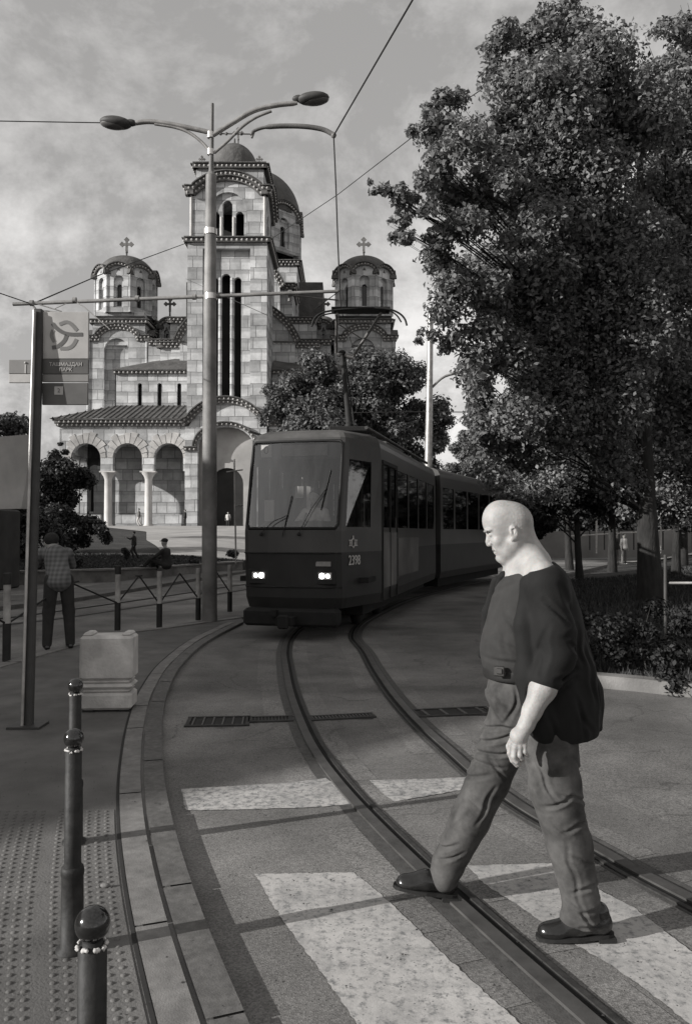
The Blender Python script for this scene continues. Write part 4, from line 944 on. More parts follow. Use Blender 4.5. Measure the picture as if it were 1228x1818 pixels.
def car(M, y0, y1, nose, wins, name, root):
    """closed body shell with real window openings; plan columns run left side, front, right side, back"""
    ys = sorted(set([y0 if not nose else 1.35, y1]+[a for w in wins for a in w]))
    left = [(-1.1, y, 's') for y in ys[::-1]]; right = [(1.1, y, 's') for y in ys]
    if nose: front = [(-1.0,0.98,'t'),(-0.80,0.17,'t'),(-0.76,0.06,'n'),(-0.69,0.01,'n'),(-0.35,-0.04,'n'),(0,-0.055,'n'),(0.35,-0.04,'n'),(0.69,0.01,'n'),(0.76,0.06,'n'),(0.80,0.17,'t'),(1.0,0.98,'t')]
    else: front = []
    cols = left+front+right; b = MB(M); vs = []; n = len(cols)
    for z, ins in zip(ZL, INS):
        for (x, y, k) in cols:
            sx = 1 if x > 0 else -1; xx = x-sx*min(ins, abs(x)); yy = y
            if nose and y < 1.35: yy = y+lean(z)*(1-y/1.35)+ins*(1-y/1.35)*1.2
            vs.append((xx, yy, z))
    fs = []
    iz = ZL.index(1.68)
    for r in range(len(ZL)-1):
        for c in range(n):
            c2 = (c+1) % n; a, d = cols[c], cols[c2]; skip = False
            if r == iz:
                if a[2] == 's' and d[2] == 's' and a[0] == d[0]:
                    lo, hi = min(a[1], d[1]), max(a[1], d[1]); skip = any(abs(lo-w[0]) < 1e-6 and abs(hi-w[1]) < 1e-6 for w in wins)
                if a[2] == 't' and d[2] == 't' and a[0]*d[0] > 0: skip = True
            if r in (iz, iz+1) and a[2] == 'n' and d[2] == 'n' and abs(a[0]) < 0.7 and abs(d[0]) < 0.7: skip = True
            if not skip: fs.append([r*n+c, r*n+c2, (r+1)*n+c2, (r+1)*n+c])
    for f in fs:
        r = f[0]//n; b.add([vs[i] for i in f], [[0,1,2,3]], 0 if r >= 3 and r < 8 else (1 if r < 3 else 2))
    b.add(vs[-n:], [list(range(n))], 2); b.add(vs[:n], [list(range(n))[::-1]], 1)
    return b.build(name, ['tram_paint', 'tram_dark', 'tram_roof'], root)
wins1 = [(1.5,2.05),(2.12,2.67),(2.85,3.95),(4.1,5.2),(5.35,6.45),(6.6,7.7)]
body = car(TM, 0, 8.0, True, wins1, 'body', tram)
# windscreen with its rubber frame
def fz(x, z, o=0.0):
    y = float(np.interp(abs(x), [0,0.35,0.69,0.76,0.8], [-0.055,-0.04,0.01,0.06,0.17])); return Vector((x, y*1.0+lean(z)*(1-y/1.35)-o, z))
ws = empty('windscreen', TO); ws.parent = tram; ws.location = (0,0,0); ORG[ws.name] = TO
b = MB(TM); xs = [-0.72,-0.5,-0.25,0,0.25,0.5,0.72]; zz = [1.66,2.0,2.4,2.8,3.0]; vs = [fz(x,z,0.012) for z in zz for x in xs]
b.add(vs, [[r*7+c, r*7+c+1, (r+1)*7+c+1, (r+1)*7+c] for r in range(4) for c in range(6)], 0, True); b.build('pane', 'windscreen', ws)
b = MB(TM); rim = [(-0.72,1.72),(-0.68,1.66),(0.68,1.66),(0.72,1.72),(0.72,2.95),(0.68,3.0),(-0.68,3.0),(-0.72,2.95)]
rp_ = []
for i in range(8):
    a, c = rim[i], rim[(i+1) % 8]
    for t in range(5): rp_.append(fz(a[0]+(c[0]-a[0])*t/5, a[1]+(c[1]-a[1])*t/5, 0.02))
b.tube(rp_+[rp_[0]], 0.02, 8); b.build('frame', 'rubber', ws)
for x0, x1, nm in ((-0.72,0.72,''),):                       # sun blind / display housing behind the glass top
    b = MB(TM); b.box((0,0.39,2.86),(1.36,0.10,0.25)); b.build('display_housing', 'tram_dark', tram)
b = MB(TM); b.box((-0.50,0.295,2.86),(0.17,0.02,0.19),0); b.box((0.12,0.295,2.86),(0.72,0.02,0.17),1); b.build('route_display', ['letter', 'letter_dim'], tram)
text_mesh('0', 0.17, 'rubber', TM @ frame((-0.50,0.283,2.865),(1,0,0)), tram, 'route_number', 0.001, 0.002)
# wipers
for x0, x1, z1 in ((0.15,0.52,2.35),(-0.45,-0.05,1.95)):
    b = MB(TM); b.tube([fz(x0,1.58,0.07), fz((x0+x1)/2,(1.58+z1)/2,0.08), fz(x1,z1-0.1,0.05)], 0.006, 6); b.tube([fz(x1-0.06,z1-0.42,0.045), fz(x1+0.05,z1+0.2,0.04)], 0.007, 6); b.ball(fz(x0,1.57,0.05),0.03,8); b.build('wiper', 'rubber', tram)
# front mouldings, lamps, plate
b = MB(TM)
for z in (1.29, 0.78): b.tube([fz(x,z,0.008) for x in (-0.76,-0.6,-0.3,0,0.3,0.6,0.76)], 0.014, 6)
b.build('moulding', 'rubber', tram)
for x in (-0.52, 0.52):
    hl = MB(TM); hl.box(fz(x,0.93,0.0)+Vector((0,0.02,0)),(0.34,0.06,0.24),0,bev=0.02); h = hl.build('headlight', 'rubber', tram)
    for k, dx in enumerate((-0.045,0.045)):
        e = MB(TM); e.lathe([(0,-0.012),(0.032,-0.010),(0.042,0.0),(0.044,0.012)], fz(x+dx,0.95,0.016), 16, 0, Matrix.Rotation(-pi/2,3,'X')); e.build('lens', 'headlamp_on', h)
    e = MB(TM); e.box(fz(x,0.95,0.013),(0.20,0.012,0.10)); e.build('reflector', 'reflector', h)
b = MB(TM); b.box(fz(0.50,1.13,0.012),(0.23,0.012,0.07)); b.build('plate', 'letter_dim', tram)
b = MB(TM); b.box((0,0.05,0.33),(1.46,0.32,0.26),0,bev=0.04); b.box((0,-0.16,0.30),(0.24,0.4,0.12)); b.box((0,-0.38,0.30),(0.16,0.08,0.20),0,bev=0.02); b.tube([(-0.6,-0.05,0.25),(0.6,-0.05,0.25)],0.03,8); b.box((-0.22,-0.14,0.40),(0.09,0.1,0.09)); b.build('coupler', 'under', tram)
# number, crest on the right tapered corner
cn = Vector((1.0-0.80,0.98-0.17,0)).normalized(); P0 = Vector((0.80,0.17,0))
def tp(s, z): p = P0+cn*s; q = Vector((p.x, p.y+lean(z)*(1-p.y/1.35), z)); return q+Vector((0.97,-0.24,0))*0.008
text_mesh('2398', 0.21, 'letter', TM @ frame(tp(0.24,1.17)+Vector((0.012,-0.003,0)), tp(0.5,1.17)-tp(0,1.17)), tram, 'fleet_number', 0.003, 0.0, 0.92)
b = MB(TM); Fm = frame(tp(0.22,1.44), tp(0.5,1.44)-tp(0,1.44))
b2 = MB(TM @ Fm); ring = [(0.055*cos(radians(90+60*i)),0.075*sin(radians(90+60*i)),0.004) for i in range(7)]; b2.tube(ring, 0.009, 6)
for s in (-1,1):
    for y in (-0.04,0.04): b2.box((s*0.10,y,0.004),(0.07,0.016,0.006))
    b2.box((s*0.10,0,0.004),(0.02,0.075,0.006)); b2.box((s*0.052,0,0.004),(0.03,0.016,0.006))
b2.box((0,0.095,0.004),(0.03,0.03,0.006)); b2.build('crest', 'letter', tram)
# side panes and door
def panes(M, wins, root, x=1.085):
    for w in wins:
        for s in (1,-1):
            b = MB(M); b.box((s*x,(w[0]+w[1])/2,2.2),(0.008,w[1]-w[0],1.05)); b.build('side_window', 'side_glass', root)
panes(TM, wins1, tram)
for s in (1,-1):
    b = MB(TM); q = [(s*0.79,0.20,1.68),(s*0.99,0.97,1.68),(s*0.99,0.97,2.72),(s*0.79,0.20,2.72)]; q = [(x,y+lean(z)*(1-y/1.35),z) for x,y,z in q]; b.add(q,[[0,1,2,3]]); b.build('corner_window', 'side_glass', tram)
b = MB(TM); b.box((1.108,2.09,1.62),(0.02,1.28,2.2)) if False else None
for y in (1.44,2.085,2.73): b.box((1.108,y,1.6),(0.025,0.04,2.24))
b.box((1.108,2.085,2.76),(0.025,1.33,0.06)); b.build('door_frame', 'rubber', tram)
b = MB(TM)
for y in (1.765,2.405): b.box((1.106,y,1.14),(0.02,0.56,0.92))
b.build('door', 'tram_panel', tram)
b = MB(TM)
for y0, y1 in ((2.85,5.2),): b.box((1.106,(y0+y1)/2,1.15),(0.016,y1-y0,0.7))
b.build('side_panel', 'tram_panel', tram)
# interior
b = MB(TM); b.box((0,4.3,0.86),(2.1,7.4,0.08)); b.box((0,1.0,0.86),(1.5,0.9,0.08)); b.build('floor', 'under', tram)
b = MB(TM); b.box((0.05,0.32,1.52),(1.25,0.38,0.5),0,bev=0.08); b.tube([(0.05,0.5,1.75),(0.05,0.62,1.9)],0.02,6); b.build('dashboard', 'tram_dark', tram)
b = MB(TM); b.box((-0.35,1.55,1.6),(0.9,0.05,1.5)); b.box((-0.8,1.0,2.86),(0.05,0.9,0.4)); b.box((-0.18,1.42,2.3),(0.05,0.05,1.1)); b.build('cab_partition', 'tram_dark', tram)
b = MB(TM); b.box((-0.34,1.50,2.28),(0.15,0.01,0.2)); b.box((-0.14,1.375,2.12),(0.07,0.012,0.5)); b.box((-0.63,0.8,1.95),(0.16,0.01,0.34)); b.build('notice', 'paper', tram)
for i in range(6):
    for s in (-0.75, 0.75):
        y = 3.1+i*0.8; b = MB(TM); b.box((s,y,1.32),(0.42,0.42,0.07),0,bev=0.02); b.box((s,y+0.2,1.65),(0.42,0.06,0.62),0,bev=0.02); b.box((s,y,1.1),(0.06,0.2,0.4)); b.build('passenger_seat', 'seat_fabric', tram)
b = MB(TM)
for y in (2.8,4.4,6.0,7.5):
    for s in (-0.45,0.45): b.tube([(s,y,0.9),(s,y,3.0)],0.017,8)
b.build('grab_pole', 'steel', tram)
# wheels and underframe
for y in (2.2,3.9,):
    for s in (-0.5,0.5):
        b = MB(TM); b.lathe([(0.04,-0.06),(0.34,-0.06),(0.35,-0.02),(0.37,0.0),(0.33,0.06),(0.04,0.06)], (s,y,0.35), 20, 0, Matrix.Rotation(pi/2,3,'Y')); b.build('wheel', 'under', tram)
b = MB(TM); b.box((0,4.4,0.45),(1.7,6.6,0.35)); b.box((0,3.05,0.3),(1.4,2.6,0.22),0,bev=0.05); b.build('underframe', 'under', tram)
# bellows and the second car
th2 = radians(24.0); J = TM @ Vector((0,8.0,0)); J.z = 0
TM2 = Matrix.Translation(J) @ Matrix.Rotation(-th2, 4, 'Z')
b = MB(); ringp = [(-1.02,0.5),(1.02,0.5),(1.02,2.9),(0.85,3.08),(-0.85,3.08),(-1.02,2.9)]; L = []
for i in range(9):
    M = TM.lerp(TM2, 0) if False else (Matrix.Translation(J) @ Matrix.Rotation(-(th+(th2-th)*i/8), 4, 'Z')); yy = -0.05+0.6*i/8; k = 1.0 if i % 2 else 0.93
    L.append([M @ Vector((x*k, yy, z if z < 1 else z*(1 if i % 2 else 0.98))) for x, z in ringp])
vs = [p for r in L for p in r]; b.add(vs, [[6*i+j, 6*i+(j+1)%6, 6*i+6+(j+1)%6, 6*i+6+j] for i in range(8) for j in range(6)]); b.build('bellows', 'rubber', tram)
wins2 = [(0.75,1.7),(1.85,2.95),(3.1,4.2),(4.35,5.45),(5.6,6.7),(6.85,7.9)]
car(TM2, 0.55, 8.6, False, wins2, 'rear_body', tram); panes(TM2, wins2, tram)
b = MB(TM2); b.box((0,4.5,0.86),(2.1,7.8,0.08)); b.box((0,4.4,0.42),(1.7,6.6,0.4)); b.build('rear_underframe', 'under', tram)
b = MB(TM2)
for y in (1.8,3.6,5.4,7.2):
    for s in (-0.45,0.45): b.tube([(s,y,0.9),(s,y,3.0)],0.017,8)
b.build('grab_pole', 'steel', tram)
# roof gear and pantograph
b = MB(TM); b.box((0.2,4.6,3.3),(1.1,1.6,0.16),0,bev=0.04); b.box((-0.3,6.4,3.28),(0.9,0.9,0.14),0,bev=0.03); b.tube([(-0.95,0.7,3.24),(-0.95,7.6,3.24)],0.02,6); b.tube([(0.95,0.9,3.26),(0.95,7.6,3.26)],0.03,6); b.build('roof_box', 'tram_roof', tram)
pt = empty('pantograph', TO); pt.parent = tram; pt.location = (0,0,0); ORG[pt.name] = TO
b = MB(); B0 = at(620,757,14.6); K0 = at(607,628,15.4); b.box(at(618,762,14.6)-Vector((0,0,0.05)),(0.7,0.9,0.1),0,None,0.02); b.tube([B0,K0],[0.06,0.035],10)
b.tube([at(629,757,14.8),at(612,632,15.4)],0.015,6); b.ball(B0,0.09,10); b.ball(K0,0.08,10); b.build('lower_arm', 'rubber', pt)
b = MB(); b.tube([at(598,628,15.4),at(628,634,15.4)],0.05,8); b.tube([at(597,626,15.4),at(598,556,14.2)],0.028,8); b.tube([at(626,634,15.4),at(676,556,14.2)],0.028,8); b.tube([at(600,575,14.5),at(640,600,14.9)],0.012,6); b.build('upper_arm', 'steel', pt)
b = MB(); bow = [at(*p,14.1) for p in ((553,580),(558,566),(570,556),(592,551),(625,548),(660,547),(690,549),(708,556),(718,566),(722,578))]; b.tube(crom(bow,4),0.018,8)
bow = [at(*p,14.5) for p in ((560,577),(568,562),(590,556),(625,552),(660,551),(690,552),(704,560),(712,572))]; b.tube(crom(bow,4),0.014,8)
b.box((at(590,552,14.3)+at(690,550,14.3))/2,(1.05,0.36,0.035)); b.ball(at(593,553,14.3),0.045,8); b.ball(at(688,551,14.3),0.045,8); b.build('bow', 'rubber', pt)
# mirror on its arm at the left corner
b = MB(); C1 = at(431,834,12.4); C2 = at(431,897,12.4); V1, V2 = at(416,815,12.3), at(419,1000,12.3)
b.tube([C1, at(402,838,12.3)],0.012,6); b.tube([C2, at(416,898,12.3)],0.014,6); b.tube([V1,V2],0.013,6); b.build('mirror_arm', 'steel', tram)

# ================================================================ POLES, WIRES, SIGN, BOLLARDS
mat('pole_paint', 0.23, 0.6, 0.35, 2.5, dirt=0.45, bump=0.3, bscale=50, spec=0.4); mat('galv', 0.34, 0.35, 0.3, 6, metal=0.5); mat('band_steel', 0.7, 0.25, 0.1, 5, metal=0.6); mat('wire', 0.02, 0.7); mat('lamp_shell', 0.06, 0.6, 0.3, 4); mat('lamp_glass', 0.12, 0.35, 0.2, 4)
LY = G(372,1103,KZ).y; LP = lambda px, py, Y=LY: at(px, py, Y)
lp = empty('street_lamp', G(372,1103,KZ), 'tall grey tapered street lamp with two arms standing left of the tram', 'street lamp')
b = MB(); b.tube([LP(372,1103),LP(372,1080),LP(372,900),LP(372.5,700),LP(373,540),LP(374,420),LP(375,312)],[0.14,0.135,0.132,0.122,0.112,0.102,0.095],20); b.tube([LP(375,312),LP(375,305)],[0.095,0.05],16); b.tube([LP(375,310),LP(377,184)],[0.045,0.03],12); b.build('pole', 'pole_paint', lp)
b = MB()
for y in (412,527,240,270): b.tube([LP(374,y-5),LP(374,y+5)],0.118 if y > 300 else 0.06,14)
b.build('clamp', 'band_steel', lp)
b = MB(); b.tube(crom([LP(376,236),LP(345,229),LP(300,220),LP(265,216),LP(236,219)],5),[0.045]*20+[0.03],8); b.tube(crom([LP(374,270),LP(358,252),LP(335,235),LP(310,226),LP(275,220)],5),0.028,8); b.build('arm', 'galv', lp)
b = MB(); b.tube(crom([LP(378,240),LP(410,220),LP(450,197),LP(490,187),LP(528,183)],5),[0.045]*20+[0.03],8); b.tube(crom([LP(380,272),LP(405,250),LP(430,225),LP(455,208),LP(482,197)],5),0.028,8); b.build('arm', 'galv', lp)
def lamphead(c, dirx, tilt, lab):
    R = Matrix.Rotation(tilt,3,'Y'); b = MB(); b.ball(c,0.29,20,0,(1.0,0.55,0.36),R); b.ball(c-Vector((dirx*0.27,0,-0.0)),0.1,12,0,(1.1,0.7,0.6),R); h = b.build('lamp_head','lamp_shell',lp)
    g = MB(); g.ball(c+R@Vector((dirx*0.03,0,-0.035)),0.25,18,0,(1.0,0.52,0.33),R); g.build('lamp_cover','lamp_glass',h)
lamphead(LP(206,218), -1, radians(6), ''); lamphead(LP(556,175), 1, radians(-5), '')
b = MB(); b.tube([LP(380,237),LP(446,238)],0.012,6)
for x in (392,402,418,428): b.ball(LP(x,237.5),0.03,8)
b.tube(crom([LP(446,240),LP(452,232),LP(478,225),LP(530,224),LP(570,229),LP(592,239)],5),[0.03]*10+[0.045]*16,8); b.ball(LP(592,240),0.055,8); b.tube([LP(452,232),LP(447,245)],0.02,6); b.build('bracket', 'pole_paint', lp)
b = MB(); b.tube([at(24,540,14.55),LP(372,526),at(600,517,13.85)],[0.035,0.035,0.03],8)
for x, y in ((57,538),(133,533),(244,530),(345,527),(391,525),(515,520)): b.tube([at(x-3,y,14.1),at(x+3,y,14.1)],0.055,8)
b.tube([at(512,524,14),at(600,533,14)],0.014,6); b.tube([at(514,517,14),at(514,535,14)],0.03,6); b.tube([at(57,540,14.4),at(66,551,14.4),at(112,556,14.4)],0.02,6); b.tube([at(62,538,14.4),at(110,553,14.4)],0.012,6); b.tube([at(98,548,14.4),at(133,532,14.4)],0.008,5); b.tube([at(133,535,14.4),at(150,545,14.3),at(196,585,14.1)],0.010,5)
b.build('span_arm', 'pole_paint', lp)
mid = (at(57,540,14.4)+at(330,430,30))/2
def wire(pts, r, label, sag=0.0, group='overhead wires'):
    b = MB(); P = [Vector(p) for p in pts]; Q = []
    for i in range(len(P)-1):
        for t in range(10): u = t/10; q = P[i].lerp(P[i+1], u); q.z -= sag*4*u*(1-u); Q.append(q)
    Q.append(P[-1]); b.tube(Q, r, 5); o = b.build('overhead_wire', 'wire', None, P[0]); tag(o, label, 'wire', group)
tip = LP(592,241); up = at(732,0,10.6); far_up = tip+(up-tip)*4.0
wire([far_up, up, tip], 0.014, 'thick cable running from the lamp bracket up out of the top edge')
wire([tip, at(596,330,14.1), at(599,420,14.0), at(603,516,13.9)], 0.014, 'cable hanging down from the bracket tip to the span arm', 0)
wire([at(57,540,14.4), at(180,487,20), at(335,430,30)], 0.014, 'thin wire rising from the span arm end towards the bell tower')
wire([at(470,432,26), at(600,345,22), at(745,233,18), at(1000,60,14)], 0.011, 'thin wire rising from the bell tower into the big tree')
wire([at(0,210,14.2)-Vector((3,0,0)), LP(182,218)], 0.010, 'thin wire at the left edge ending at the left lamp head')
wire([at(-60,500,12), at(57,540,14.4)], 0.010, 'short wire from the left edge to the span arm end')
wire([at(560,548,13.0), at(603,516,13.9), at(606,552,15.5), at(640,660,24), at(700,735,40)], 0.008, 'contact wire running above the tram roof')
wire([at(608,733,29), at(762,731,29), at(860,732,29)], 0.018, 'cross wire by the rear pole above the tram roof')
wire([at(475,560,14.1)+Vector((0,0,0)), at(330,495,30)], 0.006, 'faint stay wire crossing the bell tower')
p2 = empty('tram_pole', G(762,1023), 'slim pale wire pole rising behind the tram roof', 'pole')
b = MB(); b.tube([G(758,1023),at(760,828,29),at(762,700,29),at(764,560,29)],[0.17,0.145,0.12,0.10],14); b.build('pole', 'galv', p2)
b = MB(); b.tube(crom([at(764,690,29),at(790,668,29),at(830,661,29),at(870,664,29)],4),0.05,6); b.build('bracket','pole_paint',p2)

# bus stop sign
mat('sign_light', 0.42, 0.6, 0.1, 6, dirt=0.15); mat('sign_dark', 0.10, 0.6, 0.15, 6, dirt=0.1); mat('sign_mid', 0.2, 0.6, 0.1, 6); mat('logo_dark', 0.10, 0.6, 0.1); mat('logo_pale', 0.17, 0.6, 0.1); mat('post_dark', 0.04, 0.55, 0.25, 8, spec=0.4)
sg = empty('stop_sign', G(49,1290,KZ), 'tall dark stop post with flag panels and a three arc emblem', 'stop sign')
SY = G(49,1290,KZ).y; T_ = lambda px, py, o=0.0: at(px, py, SY+0.25-o)
b = MB(); A, B_ = G(50,1290,KZ), T_(69,549); d = (B_-A).normalized(); R = Matrix((Vector((1,0,0)), Vector((0,1,0)), d)).transposed(); b.box((A+B_)/2,(0.082,0.06,(B_-A).length),0,R,0.012); b.box(A+Vector((0,0,0.01)),(0.26,0.22,0.02)); b.build('post','post_dark',sg)
b = MB(); b.tube([G(44,1290,KZ)+Vector((0,-0.05,0)),T_(61.5,551,0.05)],0.014,8); b.build('edge_tube','galv',sg)
def spanel(x0,y0,x1,y1,m,name='panel',o=0.0,th_=0.02):
    a, c = T_(x0,y0,o), T_(x1,y1,o); b = MB(); b.box((a+c)/2,(abs(c.x-a.x),th_,abs(c.z-a.z)),0,None,0.004); return b.build(name,m,sg)
big_panel = spanel(76,554,158,637.5,'sign_light'); d1 = spanel(76,638,158,664.5,'sign_dark'); spanel(76,665,158,678.5,'sign_mid'); spanel(76,680,157,719,'sign_dark'); d2 = spanel(17,639,59,664,'sign_mid'); spanel(17,664.5,59,680,'sign_light')
def ribbon2(pts, w, m, name, parent):
    P = crom([T_(10+x/7.675, 540+y/7.675, 0.013) for x, y in pts], 5); b = MB(); L, Rr = [], []
    for i, p in enumerate(P):
        t = P[min(i+1,len(P)-1)]-P[max(i-1,0)]; t.y = 0; t.normalize(); n = Vector((-t.z,0,t.x)); L.append(p+n*w/2); Rr.append(p-n*w/2)
    n = len(L); b.add(L+Rr, [[i,i+1,n+i+1,n+i] for i in range(n-1)]); b.build(name, m, parent)
for pts in ([(640,262),(700,330),(790,388),(900,412),(1052,412)],[(835,420),(800,500),(720,570),(635,592)]): ribbon2(pts, 0.032, 'logo_dark', 'emblem', big_panel)
for pts in ([(735,275),(830,243),(900,275),(975,360)],[(650,350),(628,430),(668,515)],[(970,475),(920,560),(850,600),(745,603)]): ribbon2(pts, 0.03, 'logo_pale', 'emblem', big_panel)
text_mesh('ТАШМАЈДАН', 0.042, 'sign_light', frame(T_(117,647,0.013),(1,0,0)), d1, 'lettering', 0.001, 0.0008); text_mesh('ПАРК', 0.040, 'sign_light', frame(T_(117,656.5,0.013),(1,0,0)), d1, 'lettering', 0.001, 0.0008)
sq = spanel(97,686,112.5,701,'sign_light','icon',0.012,0.004); text_mesh('2', 0.05, 'sign_dark', frame(T_(104.7,693.5,0.016),(1,0,0)), sq, 'lettering', 0.0008)
b = MB(); b.box(T_(45.5,655,0.012),(0.012,0.003,0.075)); b.ball(T_(45.5,644,0.012),0.01,8); b.build('pictogram','sign_light',d2)

# three black ball-topped bollards
mat('bollard_paint', 0.02, 0.62, 0.5, 25, bump=0.15, bscale=30, spec=0.3); mat('bollard_ball', 0.012, 0.14, 0.2, 20, spec=0.8); mat('chipped', 0.5, 0.8, 0.3, 60)
bd = [(G(150,1985,KZ), 0.80, 'black ball-topped bollard at the lower left with chipped paint under its ball'), (G(128,1688,KZ), 0.79, 'black ball-topped bollard with a thick sleeve, second from the camera'), (G(132,1497,KZ), 0.79, 'black ball-topped bollard farthest from the camera, beside the white block')]
bd[0] = (Vector((at(165,1640,1.72).x, 1.72, KZ)), at(165,1640,1.72).z-KZ, bd[0][2])
P0b = None
def bollard(loc, h, label):
    r = empty('bollard', loc, label, 'bollard', 'black bollards along the kerb'); x, y, z = loc
    b = MB(); b.lathe([(0.0,h-0.034),(0.022,h-0.034),(0.022,h-0.045),(0.030,h-0.048),(0.031,0.42*h),(0.034,0.40*h),(0.034,0.0)], loc, 24); b.build('post','bollard_paint',r)
    b = MB(); b.lathe([(0.034,0.40*h),(0.040,0.395*h),(0.0425,0.38*h),(0.0425,0.36*h),(0.040,0.35*h),(0.0425,0.02),(0.058,0.015),(0.06,0.0)], loc, 24); b.build('sleeve','bollard_paint',r)
    b = MB(); b.ball(loc+Vector((0,0,h)),0.037,28); b.build('ball','bollard_ball',r)
    b = MB(); rg = random.Random(int(h*1000+x*10)); t = 0.0
    while t < 2*pi-0.3:
        ln = rg.uniform(0.25,0.9); rr = rg.uniform(0.027,0.031); zz_ = z+h-0.043+rg.uniform(-0.003,0.002); n_ = 6
        b.tube([(x+rr*cos(t+ln*q/n_),y+rr*sin(t+ln*q/n_),zz_+rg.uniform(-0.001,0.001)) for q in range(n_+1)],[0.002]+[rg.uniform(0.003,0.0062) for _ in range(n_-1)]+[0.002],6); t += ln+rg.uniform(0.05,0.35)
    b.build('collar','chipped',r); return r
for l, h, lab in bd: bollard(l, h, lab)

# striped posts and the crossed rails between them
mat('post_white', 0.42, 0.7, 0.25, 8, dirt=0.4); mat('post_black', 0.02, 0.6, 0.3, 8)
posts = [((12,1174),1.07,1,'striped post at the far left edge, beside the bent man'),((209,1119),1.03,1,'striped post with dark knob, directly above the white block'),((283,1114),0.92,0,'shorter striped post between the white block and the lamp'),((352,1101),0.92,0,'striped post touching the left side of the street lamp'),((408,1086),0.92,0,'striped post between street lamp and tram'),((-190,1215),1.05,1,None)]
PP = []
for (px,py), h, knob, lab in posts:
    g = G(px,py,KZ); PP.append((g,h))
    if lab is None: continue
    r = empty('striped_post', g, lab, 'bollard', 'black and white posts along the track'); b = MB(); b.tube([g,g+Vector((0,0,h*0.43))],0.048,14); b.build('lower_half','post_black',r)
    b = MB(); b.tube([g+Vector((0,0,h*0.43)),g+Vector((0,0,h*0.87 if knob else h))],0.043,14); b.build('upper_half','post_white',r)
    if knob: b = MB(); b.tube([g+Vector((0,0,h*0.87)),g+Vector((0,0,h))],0.05,14); b.build('cap','post_black',r)
for i, j, lab in ((5,0,'crossed rails between the far left striped post and the edge'),(0,1,'crossed rails behind the bent man'),(1,2,'V shaped rails right of the knobbed post'),(2,3,'crossed rails beside the street lamp foot'),(3,4,'crossed rails between lamp and tram')):
    (a,h1),(c,h2) = PP[i],PP[j]; b = MB(); z = Vector((0,0,1)); m = (a+c)/2
    b.tube([a+z*h1*0.42, m+z*0.86],0.013,6); b.tube([c+z*h2*0.42, m+z*0.86],0.013,6)
    if i in (0,1): b.tube([m+z*0.86+(a-c)*0.08, m+z*0.86-(a-c)*0.08],0.013,6)
    tag(b.build('crossed_rails','post_black',None,m), lab, 'railing', 'rails between the striped posts')

# pale moulded block on the pavement
mat('block_plastic', 0.62, 0.65, 0.2, 5, dirt=0.4, bump=0.35, bscale=35)
g = (G(150,1268,KZ)+G(240,1262,KZ))/2; bl = empty('barrier_block', g, 'pale moulded barrier block with ribs and horned corners on the pavement', 'barrier')
w = (G(243,1262,KZ)-G(146,1268,KZ)).length; R = Matrix.Rotation(radians(4),3,'Z'); H = 0.70
def lx(x,y,z): return g+Vector((-0.05,w*0.32,0))+R@Vector((x,y,z))
b = MB()
for z0, z1, k in ((0.015,0.165,0.97),(0.165,0.195,0.88),(0.195,0.245,0.99),(0.245,0.275,0.90),(0.275,0.66,1.0)): b.box(lx(0,0,(z0+z1)/2),(w*k,w*0.64*k,z1-z0-0.001),0,R,0.022)
b.build('body','block_plastic',bl)
for sx in (-1,1): b = MB(); b.box(lx(sx*(w/2-0.06),0,0.668),(0.08,w*0.5,0.035),0,R,0.017); b.build('horn','block_plastic',bl)
for sx in (-1,1):
    for sy in (-1,1): b = MB(); b.box(lx(sx*(w/2-0.07),sy*(w*0.32-0.06),0.008),(0.09,0.08,0.016),0,R); b.build('foot','rubber',bl)
# loose stone near the bollards
b = MB(); s = G(187,1572,KZ+0.012); b.ball(s,0.014,10,0,(1.6,0.9,0.8)); tag(b.build('stone','granite_pale',None,s),'small pale stone on the tactile paving','stone')
# flat dark butt/dark bits of litter
for i,(px,py) in enumerate(((835,1662),(545,1388))):
    pass

# kiosk with a pale curved canopy at the left edge
mat('canvas', 0.5, 0.8, 0.15, 1.0, dirt=0.3); mat('kiosk_dark', 0.04, 0.8, 0.3, 2)
KY = 20.0; kk = empty('kiosk', Vector((at(-60,909,KY).x, KY, 0)), 'kiosk at the left edge under a pale curved canopy', 'kiosk')
b = MB(); pr = [(54,771),(53,790),(50,830),(45,865),(38,903)]; A = [at(x,y,KY+0.02*i) for i,(x,y) in enumerate(pr)]; B_ = [at(-230,y+22-i*4,KY+2.2) for i,(x,y) in enumerate(pr)]; m = 5
back = [p+Vector((0.05,0.35,0.0)) for p in A]; back2 = [p+Vector((0,0.35,0)) for p in B_]
vs = A+B_+back+back2; b.add(vs, [[i,i+1,m+i+1,m+i] for i in range(4)]+[[2*m+i,3*m+i,3*m+i+1,2*m+i+1] for i in range(4)]+[[i,2*m+i,2*m+i+1,i+1] for i in range(4)]+[[0,m,3*m,2*m],[m-1,3*m-1,4*m-1,2*m-1]], 0, False); b.build('canopy','canvas',kk)
b = MB(); c0 = at(-90,909,KY+1.6); b.box((c0.x-0.4,KY+2.0,1.12),(3.4,2.4,2.25),0,None,0.05); b.build('booth','kiosk_dark',kk); b = MB(); b.box((c0.x-0.4,KY+0.78,1.5),(2.6,0.04,0.9)); b.build('window','dark_glass',kk)

